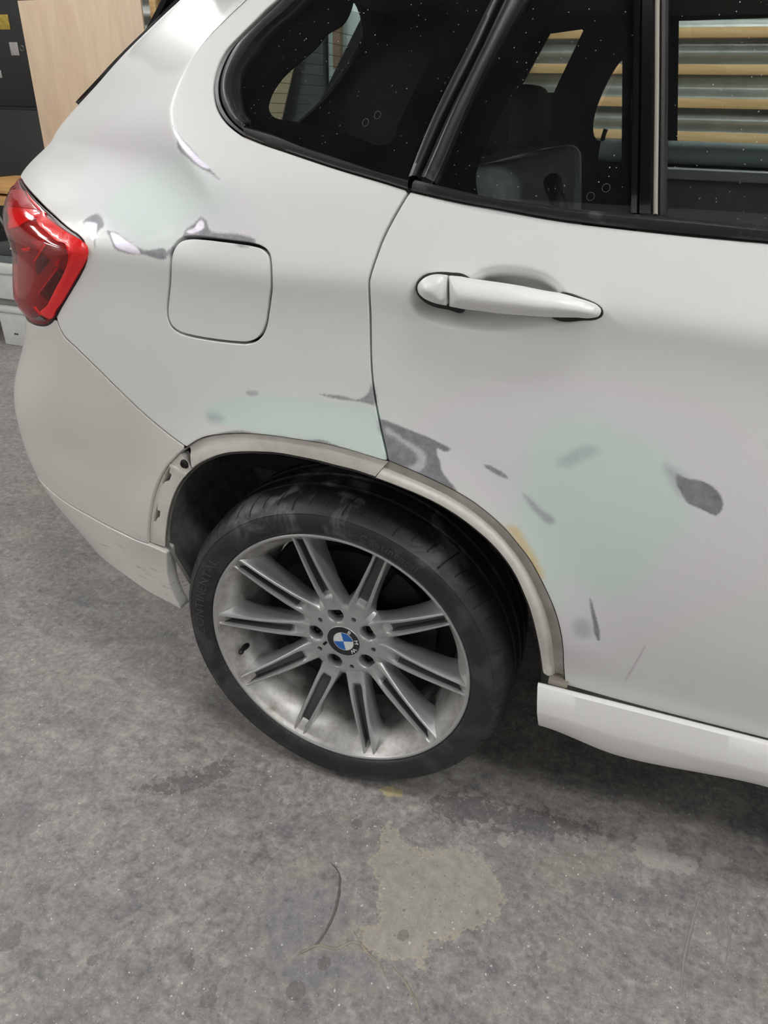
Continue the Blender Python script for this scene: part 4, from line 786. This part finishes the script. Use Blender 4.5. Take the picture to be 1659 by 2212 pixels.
panel('door_window', wg, car, GLASS, off=-.010, gs=.03, r=.001, depth=.003)
strip('door_window_top_seal', np.array([[-.02, WT-.004], [1.0, WT-.004]]), np.array([[-.03, 1.464], [1.0, 1.464]]), [(0, -.012), (.1, .0), (.9, .0), (1, -.01)], car, TRIM, n=60)
strip('centre_pillar_cover', np.array([[.975, 1.44], [.985, 1.10]]), np.array([[1.10, 1.44], [1.11, 1.10]]), [(0, -.01), (.05, .0), (.5, .001), (.95, 0), (1, -.01)], car, TRIM_GLOSS, n=30)
# black edge of the tailgate along the pillar
hh = np.concatenate([hatch, [[-.36, 1.42], [-.31, 1.46]]])
hA = even(hh[1:], 120)-[.012, 0]; hB = hA-np.array([[.011, .002]])*np.clip(np.linspace(.05, 2.2, 120), 0, 1)[:, None]
strip('tailgate_edge', hA, hB, [(0, -.006), (.2, .001), (.5, .0035), (.75, .0025), (1, -.006)], car, TRIM_GLOSS)
# tail light
lens_loop = chain(LR, np.array([LR[-1], [-.66, .878], [-.72, .93], [-.775, 1.0], [-.79, 1.06], [-.75, 1.092], LR[0]]), step=.006)
def dome(h, w):
    return lambda P, loop: h*(1-(1-np.clip(pdist(P, loop)/w, 0, 1))**2)
def inner_dome(P, loop): return .012*(1-(1-np.clip(pdist(P, lens_loop)/.04, 0, 1))**2)
housing = panel('tail_light', lens_loop, car, RED_DARK, off=-.001, gs=.008, ins=.002, r=.002, depth=.03, dome=inner_dome)
panel('lens', lens_loop, housing, LENS, off=.001, gs=.008, ins=.003, r=.003, depth=.004, dome=dome(.018, .035))
panel('lens_gasket', chain(LR, np.array([LR[-1], [-.66, .875], [-.80, 1.0], LR[0]]), step=.006), housing, plain('dark_plum_gasket', lin(40, 8, 18), .3), off=.0005, gs=.02, ins=-.001, r=.002, depth=.006,
      holes=[inset(chain(LR, np.array([LR[-1], [-.66, .875], [-.80, 1.0], LR[0]]), step=.006), .006)])
def circle_(c, r, n): return np.stack([c[0]+r*np.cos(np.arange(n)/n*2*np.pi), c[1]+r*np.sin(np.arange(n)/n*2*np.pi)], 1)
LM = {'light_pipe': RED_PIPE, 'upper_strip': RED_PIPE, 'upper_panel': RED_DEEP, 'middle_panel': RED_PIPE, 'facet_a': RED_DEEP, 'facet_b': RED_BLACK, 'facet_c': RED_DEEP, 'facet_d': RED_BLACK, 'facet_e': RED_PIPE, 'ridge_a': RED_DEEP, 'ridge_b': RED_PIPE, 'reflector': RED_PIPE, 'clear_corner': CLEAR_GREY}
LN = {'light_pipe': 'light_pipe', 'upper_strip': 'light_pipe', 'upper_panel': 'reflector_panel', 'middle_panel': 'reflector_panel', 'reflector': 'reflector_panel', 'clear_corner': 'clear_corner'}
for k, p in D['L'].items():
    lo = smooth_curve(np.array(p), .003, True) if k == 'light_pipe' else resample(np.array(p), .003, True)
    panel(LN.get(k, 'reflector_facet'), lo, housing, LM[k], off=.0015 if k != 'light_pipe' else .0028, gs=.006, r=.0008, depth=.004, dome=inner_dome)
# door handle
whole = chain(np.array(D['H']['handle_cap']), np.array(D['H']['handle_grip']), step=.003)
def hdome(P, loop): return .012*(1-(1-np.clip((pdist(P, whole)-.002)/.016, 0, 1))**2)
grip = panel('door_handle', chain(np.array(D['H']['handle_grip'])[1:], np.array(D['H']['handle_grip'])[:2], step=.003), car, PAINT, off=.009, gs=.0035, ins=.0, r=.0015, depth=.022, dome=hdome)
capp = np.array(D['H']['handle_cap'])
panel('handle_end_cap', chain(capp, np.array([capp[-1], capp[0]]), step=.003), grip, PAINT, off=.009, gs=.0035, ins=.0, r=.0015, depth=.022, dome=hdome)
for k in ('gasket_rear', 'gasket_front'):
    panel('handle_gasket', smooth_curve(np.array(D['H'][k]), .004, True), grip, BLACK, off=.001, gs=.01, r=.002, depth=.02)
# faint round stamps etched in the panes
STAMP = plain('glass_stamp_grey', lin(74, 78, 77), .8)
for cu_, par_ in (('stamp_a', fglass), ('stamp_b', fglass), ('stamp_c', qglass), ('stamp_d', qglass)):
    c_ = K[cu_][0]
    panel('glass_stamp', circle_(c_, .0046, 28), par_, STAMP, off=-.0066, gs=.02, r=.0001, depth=.0002, holes=[circle_(c_, .0041, 28)])
# ------------------------------------------------------------------ rear wheel (axis Y, outer face at Y = 0, centre at z = .33)
WC = (0, 0, .33)
V, F = lathe([(.2540, .012), (.2585, .006), (.2592, .0015), (.2575, -.0015), (.2545, -.002), (.2520, .001), (.2500, .006), (.2470, .010), (.2380, .020), (.2300, .034), (.2235, .052), (.2205, .066), (.2200, .075), (.2140, .085), (.2120, .12), (.2150, .19), (.235, .215)], 128, c=WC)
rim = mk('wheel', V, F, BARREL, car, angle=45)
V, F = lathe([(.2600, .0006), (.2592, -.0016), (.2575, -.0024), (.2545, -.0022), (.2525, .0004), (.2512, .003)], 128, c=WC)
mk('rim_lip', V, F, ALLOY, rim, angle=60)
SA0 = -2.0
def prof_spoke(r):
    t = (r-.085)/(.2535-.085)
    yt = np.interp(r, [.070, .085, .10, .13, .165, .20, .235, .2535], [.0435, .0425, .0385, .0290, .0205, .0135, .0075, .0035])
    a = np.interp(r, [.070, .085, .11, .16, .21, .2535], [.0170, .0172, .0168, .0144, .0124, .0108])
    rw = np.interp(r, [.070, .10, .14, .2, .2535], [.0110, .0074, .0056, .0044, .0026])
    b = np.interp(r, [.070, .085, .105, .13, .17, .205, .225, .2535], [.036, .031, .0240, .0198, .0172, .0176, .0235, .036])
    gd = np.interp(r, [.070, .100, .112, .13, .235, .246, .2535], [.0, .0015, .015, .020, .020, .012, .001])
    dep = np.interp(r, [.070, .10, .15, .2, .225, .2535], [.016, .026, .040, .046, .046, .050])
    return yt, a, rw, b, gd, dep
def spoke_mesh():
    rs = np.concatenate([np.linspace(.072, .115, 14), np.linspace(.122, .225, 14), np.linspace(.231, .2535, 7)])
    half = []
    V = []; n = None
    for r in rs:
        yt, a, rw, b, gd, dep = prof_spoke(r)
        pts = [(a-rw-.0012-(a-rw)*.0, gd), ]
        R_ = [(0, gd), (max(a-rw-.0014, .002), gd*.97), (a-rw-.0002, gd*.35), (a-rw*.75, .0006), (a-rw*.25, -.0002), (a+.0006, .0002), (a+.0022, .0022), (a+(b-a)*.28, dep*.28), (a+(b-a)*.55, dep*.60), (b, dep), (b-.003, dep+.006)]
        L_ = [(-w, d) for w, d in R_[::-1]][:-1]
        row = L_+R_
        n = len(row)
        V += [(r, yt+d, w) for w, d in row]
    F = []
    for i in range(len(rs)-1):
        for q in range(n-1): F.append((i*n+q, i*n+q+1, (i+1)*n+q+1, (i+1)*n+q))
    back = len(rs)
    return np.array(V), [f[::-1] for f in F]
sv, sf_ = spoke_mesh()
first = None
for k in range(10):
    if first is None:
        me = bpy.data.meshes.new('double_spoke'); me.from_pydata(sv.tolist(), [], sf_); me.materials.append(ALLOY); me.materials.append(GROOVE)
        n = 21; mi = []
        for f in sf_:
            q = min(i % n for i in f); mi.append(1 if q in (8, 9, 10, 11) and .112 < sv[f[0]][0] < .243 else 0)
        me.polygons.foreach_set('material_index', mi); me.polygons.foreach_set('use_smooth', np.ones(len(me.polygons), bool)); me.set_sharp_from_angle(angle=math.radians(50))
        first = me
    o = bpy.data.objects.new('double_spoke', first); o.location = WC; o.rotation_euler = (0, -math.radians(SA0+36*k), 0)
    link(o, rim)
# hub face with five bolt wells and five small drillings
def circle(c, r, n): return np.stack([c[0]+r*np.cos(np.arange(n)/n*2*np.pi), c[1]+r*np.sin(np.arange(n)/n*2*np.pi)], 1)
lug = [(.060*math.cos(math.radians(SA0+36*k)), .060*math.sin(math.radians(SA0+36*k))) for k in (1, 3, 5, 7, 9)]
sml = [(.061*math.cos(math.radians(SA0+36*k)), .061*math.sin(math.radians(SA0+36*k))) for k in (0, 2, 4, 6, 8)]
holes = [circle(c, .0168, 30)[::-1] for c in lug]+[circle(c, .0052, 14)[::-1] for c in sml]
slot = np.array([(-.045, -.020), (-.0405, -.0235), (-.0335, -.0135), (-.0375, -.0105)])
P, T, nb = fill(circle((0, 0), .094, 110), .0045, holes)
def hub_y(p):
    r = np.hypot(p[:, 0], p[:, 1]); y = .0430-.0*r+np.interp(r, [0, .036, .070, .080, .090, .094], [0, 0, 0, .002, .010, .016])
    for c in lug: d = np.hypot(*(p-c).T); y = y+.0016*np.exp(-((d-.015)/.003)**2)
    return y
Y0 = hub_y(P); V = [np.stack([P[:, 0], Y0, P[:, 1]], 1)]; F = [tuple(t) for t in T.tolist()]; base = len(P); st = nb[0]
for li, cnt in enumerate(nb[1:]):
    big = li < 5; prev = list(range(st, st+cnt)); c = np.array(lug[li] if big else sml[li-5])
    for s_, dd in ((.97, .0008), (.93, .003), (.86 if big else .9, .020)):
        q = P[st:st+cnt]; q = c+(q-c)*s_
        V.append(np.stack([q[:, 0], Y0[st:st+cnt]*0+.043+dd+.0015, q[:, 1]], 1)); cur = list(range(base, base+cnt)); base += cnt
        for i in range(cnt): F.append((prev[i], cur[i], cur[(i+1) % cnt], prev[(i+1) % cnt]))
        prev = cur
    F.append(tuple(prev)); st += cnt
mk('hub_face', np.concatenate(V)+np.array(WC), F, ALLOY, rim, angle=55)
for c in lug:
    V, F = lathe([(0, .055), (.004, .055), (.0045, .059), (.0062, .059), (.0066, .053), (.0072, .0525), (.0085, .054), (.0105, .060), (.0125, .0625)], 18, c=(c[0], 0, .33+c[1]))
    mk('lug_bolt', V, F, STEEL, rim, angle=35)
V = [(x+WC[0], .0427-.0002, z+WC[2]) for x, z in slot]
loc = resample(slot, .002, True)
def ring_plate(name, loop, y0, h, mat, hole=None, par=rim):
    """flat badge piece standing h proud of y0 (towards -Y)"""
    P, T, nb = fill(ccw(loop), .004, [hole] if hole is not None else [])
    V = [np.stack([P[:, 0], np.full(len(P), y0-h), P[:, 1]], 1)]; F = [tuple(t) for t in T.tolist()]; base = len(P); st = 0
    for cnt in nb:
        V.append(np.stack([P[st:st+cnt, 0], np.full(cnt, y0), P[st:st+cnt, 1]], 1))
        for i in range(cnt): F.append((st+i, base+i, base+(i+1) % cnt, st+(i+1) % cnt))
        base += cnt; st += cnt
    return mk(name, np.concatenate(V)+np.array(WC), F, mat, par, smooth=False)
ring_plate('hub_slot', loc, .0432, .0004, STEEL)
V, F = lathe([(.0330, .0430), (.0342, .0416), (.0350, .0420), (.0354, .0432)], 64, c=WC); mk('cap_bezel', V, F, ALLOY, rim)
ring_plate('cap_outer_ring', circle((0, 0), .0338, 64), .0430, .0006, BLACK_ENAMEL, circle((0, 0), .0208, 48)[::-1])
V, F = lathe([(.0199, .0427), (.0203, .0419), (.0208, .0419), (.0212, .0427)], 56, c=WC); mk('cap_inner_bezel', V, F, CHROME, rim)
BR = math.radians(BADGE_ROT)
for k in range(4):
    a = BR+k*math.pi/2+np.linspace(0, math.pi/2, 14)
    lp = np.concatenate([[[0, 0]], np.stack([.0201*np.cos(a), .0201*np.sin(a)], 1)])
    ring_plate('cap_quadrant', resample(lp, .0016, True), .0430, .0008, BLUE_ENAMEL if k % 2 == 0 else WHITE_ENAMEL)
# raised letters ---------------------------------------------------
_glyph = {}
def glyph(ch):
    if ch not in _glyph:
        cu = bpy.data.curves.new('glyph', 'FONT'); cu.body = ch; cu.extrude = .12; cu.align_x = 'CENTER'; cu.resolution_u = 3
        ob = bpy.data.objects.new('glyph', cu); C.objects.link(ob); bpy.context.view_layer.update()
        me = bpy.data.meshes.new_from_object(ob.evaluated_get(bpy.context.evaluated_depsgraph_get()))
        v = np.array([tuple(q.co) for q in me.vertices]) if len(me.vertices) else np.zeros((0, 3)); f = [tuple(p.vertices) for p in me.polygons]
        bpy.data.objects.remove(ob); w = (v[:, 0].max()-v[:, 0].min()) if len(v) else .3
        _glyph[ch] = (v, f, w)
    return _glyph[ch]
def arc_text(text, r, deg, size, yf, inward=False, track=1.1, bold=1.):
    """letters round the axle: tops point outward, reading clockwise"""
    ws = [(glyph(c)[2]+.14)*size*track if c != ' ' else .35*size for c in text]; tot = sum(ws)/r; a = math.radians(deg)+tot/2; out = []
    for c, w in zip(text, ws):
        a -= w/r/2
        if c != ' ':
            v, f, _ = glyph(c); cx = (v[:, 0].max()+v[:, 0].min())/2
            x = (v[:, 0]-cx)*size*bold; y = v[:, 1]*size; z = v[:, 2]*size
            rr = r+y; aa = a-x/(r+.35*size)
            out.append((np.stack([rr*np.cos(aa), yf(rr)-np.clip(z, -1, 1)*.12*size/.12*.0-np.sign(z)*.0006, rr*np.sin(aa)], 1)+np.array(WC), f))
        a -= w/r/2
    return out
for ch, deg in (('B', 63), ('M', 11.5), ('W', -40)):
    for v, f in arc_text(ch, .0233, deg, .0112, lambda q: np.full(len(q), .0423), track=1.0, bold=1.2): mk('cap_letter', v, f, WHITE_ENAMEL, rim, smooth=False)
# valve
va = math.radians(-160.5)
p0 = np.array([.232*math.cos(va), .045, .33+.232*math.sin(va)]); p1 = np.array([.2245*math.cos(va-.02), .010, .33+.2245*math.sin(va-.02)])
tt = np.linspace(0, 1, 9)
V, F = tube([p0*(1-t)+p1*t for t in tt], [.0075, .0075, .0070, .0058, .0046, .0044, .0056, .0056, .0030], 14)
mk('tyre_valve', V, F, BLACK, rim)
# ------------------------------------------------------------------ tyre
side = [(.2565, .010), (.2600, .001), (.2625, -.0035), (.2660, -.0060), (.2700, -.0075), (.2760, -.0095), (.2840, -.0110), (.2930, -.0110), (.2990, -.0098), (.3022, -.0085), (.3034, -.0092), (.3046, -.0075), (.3100, -.0025), (.3155, .0040), (.3200, .0120), (.3235, .0210), (.3258, .0310)]
tread = [(.3258, .0310), (.3275, .0440), (.3280, .0495), (.3205, .0505), (.3205, .0580), (.3286, .0590), (.3296, .0860), (.3222, .0870), (.3222, .0970), (.3300, .0980), (.3302, .1270), (.3225, .1280), (.3225, .1380), (.3300, .1390), (.3292, .1650), (.3215, .1660), (.3215, .1735), (.3282, .1745), (.326, .195), (.318, .214), (.30, .231), (.26, .222)]
V, F = lathe(side+tread[1:], 180, c=WC)
fl = V.copy(); low = fl[:, 2] < .0035; fl[low, 2] = .0015+.3*np.maximum(fl[low, 2], 0)*0
V[:, 2] = np.maximum(V[:, 2], .0012)
bulge = np.clip((.045-V[:, 2])/.045, 0, 1); V[:, 1] -= np.where(V[:, 1] < .03, .006*bulge, 0)
tyre = mk('tyre', V, F, RUBBER, rim, angle=45)
def side_y(r): return np.interp(r, [a for a, b in side], [b for a, b in side])
# shoulder sipes: cut-looking dark grooves, sunk strips along the shoulder
sip = []
for k in range(64):
    a = math.radians(k*360/64+2); n = 8
    lng = (k % 3 == 0)
    rs = np.linspace(0, 1, n); pts = []
    i0, i1 = (11.6, 17.4) if lng else (12.8, 16.0)
    prof_all = np.array(side+tread[1:4])
    for t in rs:
        q = i0+(i1-i0)*t; i = int(q); f = q-i; p = prof_all[i]*(1-f)+prof_all[min(i+1, len(prof_all)-1)]*f
        aa = a-.030*(t**1.6)*(1.5 if lng else 1)
        pts.append((p, aa))
    V = []; w = .0013 if not lng else .0016
    for p, aa in pts:
        for s_ in (-1, 1):
            r = p[0]+.0004; b = aa+s_*w/r
            V.append((r*math.cos(b), p[1]-.0004, .33+r*math.sin(b)))
    sip.append((np.array(V), [(2*i, 2*i+1, 2*i+3, 2*i+2) for i in range(n-1)]))
v, f = joinm(*sip); mk('shoulder_sipes', v, f, VOID, rim, kind='stuff', smooth=False)
LETTER = plain('raised_rubber_letter', lin(66, 65, 66), .45, var=.3, scale=60)
txt = []
txt += arc_text('CONTINENTAL', .2755, 165, .0235, lambda q: side_y(q)-.0003, track=1.12, bold=1.1)
txt += arc_text('Continental', .2765, 68, .0200, lambda q: side_y(q)-.0003, track=1.0)
for v, f in txt: mk('sidewall_letter', v, f, LETTER, rim, smooth=False)
# fine ridges by the bead, as on the photograph's lower edge
rid = []
for k in range(72):
    a = math.radians(k*5); V, F = lathe([(.2605, -.0002), (.2625, -.0042), (.2665, -.0070)], 1, a0=a, a1=a+.003, closed=False, c=WC); rid.append((V+[0, -.0003, 0], F))
v, f = joinm(*rid); mk('bead_ribs', v, f, LETTER, rim, kind='stuff', smooth=False)
# brake behind the spokes
V, F = lathe([(.06, .075), (.075, .078), (.078, .10), (.168, .10), (.168, .122), (.06, .122)], 72, c=WC); mk('brake_disc', V, F, STEEL, rim, angle=40)
a = np.radians(np.linspace(10, 60, 12))
cal = np.concatenate([np.stack([.175*np.cos(a), .175*np.sin(a)], 1), np.stack([.115*np.cos(a[::-1]), .115*np.sin(a[::-1])], 1)])
ring_plate('brake_caliper', resample(cal, .006, True), .15, .062, STEEL)
V, F = lathe([(.0, .124), (.2, .124), (.205, .13), (.205, .20)], 48, c=WC); mk('brake_backing', V, F, VOID, rim)
# ------------------------------------------------------------------ cabin
def flat(name, loop, holes, plane, mat, parent=car, thick=.012, step=.02):
    """sheet with openings; plane(x,z) -> 3-D point; thickness along the plane's third axis"""
    lp = ccw(resample(np.array(loop), step, True)); hs = [ccw(smooth_curve(np.array(h), .012, True))[::-1] if len(h) > 4 else ccw(resample(np.array(h), .012, True))[::-1] for h in holes]
    P, T, nb = fill(lp, .08, hs); A = np.array([plane(x, z, 0) for x, z in P]); B = np.array([plane(x, z, thick) for x, z in P])
    n = len(P); F = [tuple(t) for t in T.tolist()]+[tuple(i+n for i in t[::-1]) for t in T.tolist()]; st = 0
    for cnt in nb:
        for i in range(cnt): F.append((st+i, st+n+i, st+n+(i+1) % cnt, st+(i+1) % cnt))
        st += cnt
    return mk(name, np.concatenate([A, B]), F, mat, parent, smooth=False)
FY = 1.50
def far(x, z, t): return (x, FY+t-.30*max(0, z-1.15), z)
far_open = FAR_OPEN
far_side = flat('far_side_trim', [(-.78, .55), (1.75, .55), (1.75, 1.52), (-.45, 1.52), (-.78, 1.1)], far_open, far, LINING)
for i, h in enumerate(far_open):
    flat('far_window', np.array(h), [], lambda x, z, t: (far(x, z, t)[0], far(x, z, t)[1]+.008, z), GLASS_FAR, far_side, .003)
# padded top of the far door, with the grab ledge under it
V, F = tube([(x, 1.465, 1.122+.003*math.sin(x*3)) for x in np.linspace(.22, 1.74, 24)], .030, 14); mk('far_door_pad', V, F, DOORPAD, far_side)
box('far_door_card', (.36, 1.46, .62), (1.74, 1.495, 1.058), plain('door_card_grey', lin(150, 156, 158), .7), far_side, .01)
box('far_door_ledge', (.36, 1.37, 1.062), (1.74, 1.46, 1.090), plain('ledge_grey', lin(214, 216, 216), .6), far_side, .008)
V, F = tube([(.222, 1.455, 1.14), (.225, 1.452, 1.165), (.228, 1.45, 1.178)], [.007, .006, .007], 10); mk('far_lock_pin', V, F, BLACK, far_side)
# tailgate with its rear window
def gate(x, z, t):   # x runs across the car (Y), z is height
    X = -.76+(z-1.12)*1.03 if z > 1.12 else -.76-.10*(1.12-z)
    return (X-t, x, z)
gate_in = flat('tailgate', [(.46, .62), (1.52, .62), (1.52, 1.12), (1.45, 1.46), (.40, 1.46), (.44, 1.12)], [[(.52, 1.19), (1.40, 1.19), (1.43, 1.23), (1.36, 1.40), (1.30, 1.42), (.54, 1.42), (.48, 1.40), (.49, 1.23)]], gate, VOID)
flat('rear_window', [(.48, 1.17), (1.46, 1.17), (1.40, 1.44), (.46, 1.44)], [], lambda x, z, t: (gate(x, z, t)[0]-.014, x, z), GLASS_FAR, gate_in, .003)
HW = plain('heater_wire', lin(120, 104, 84), .6)
for k in range(9):
    z = 1.20+k*.024; p = [np.array(gate(y, z, .001))+[.0012, 0, 0] for y in (.50, .9, 1.36)]
    V, F = tube(p, .0006, 5); mk('heater_wire', V, F, HW, gate_in)
box('cargo_floor', (-.74, .16, .60), (1.74, 1.52, .64), VOID, car, .01)
def cushion(name, lo, hi, mat, parent, rot=(0, 0, 0), bev=.03, at=None):
    c = (Vector(lo)+Vector(hi))/2
    return box(name, Vector(lo)-c, Vector(hi)-c, mat, parent, bev, rot=rot, loc=c, seg=4)
seat = cushion('rear_seat', (.07, .30, .66), (.21, 1.42, 1.135), SEAT, car, (0, math.radians(-9), 0), .035)
cushion('seat_bolster', (.17, .22, .70), (.30, .34, 1.10), SEAT, seat, (0, math.radians(-9), 0), .03).location = Vector((.045, -.585, -.01))
def rel(o): 
    return o
def add_head(y):
    o = cushion('headrest', (.015, y-.105, 1.14), (.11, y+.105, 1.275), SEAT_DARK, car, (0, math.radians(-8), 0), .04)
    return o
for y in (.56, 1.10): add_head(y)
V, F = tube([(.28, .30, 1.02), (.29, .33, .95), (.33, .36, .86), (.36, .40, .76)], .018, 8); V[:, 1] = .33+(V[:, 1]-.33)*.5; mk('seat_belt', V, F, BLACK, car)
V, F = tube([(.265, .33, 1.085), (.25, .38, 1.10), (.235, .43, 1.115)], [.012, .013, .016], 10); mk('belt_guide', V, F, BLACK, car)
# front seat beyond the pillar, out of the picture but part of the cabin
cushion('front_seat', (1.08, .30, .66), (1.22, .78, 1.16), SEAT, car, (0, math.radians(-14), 0), .05)
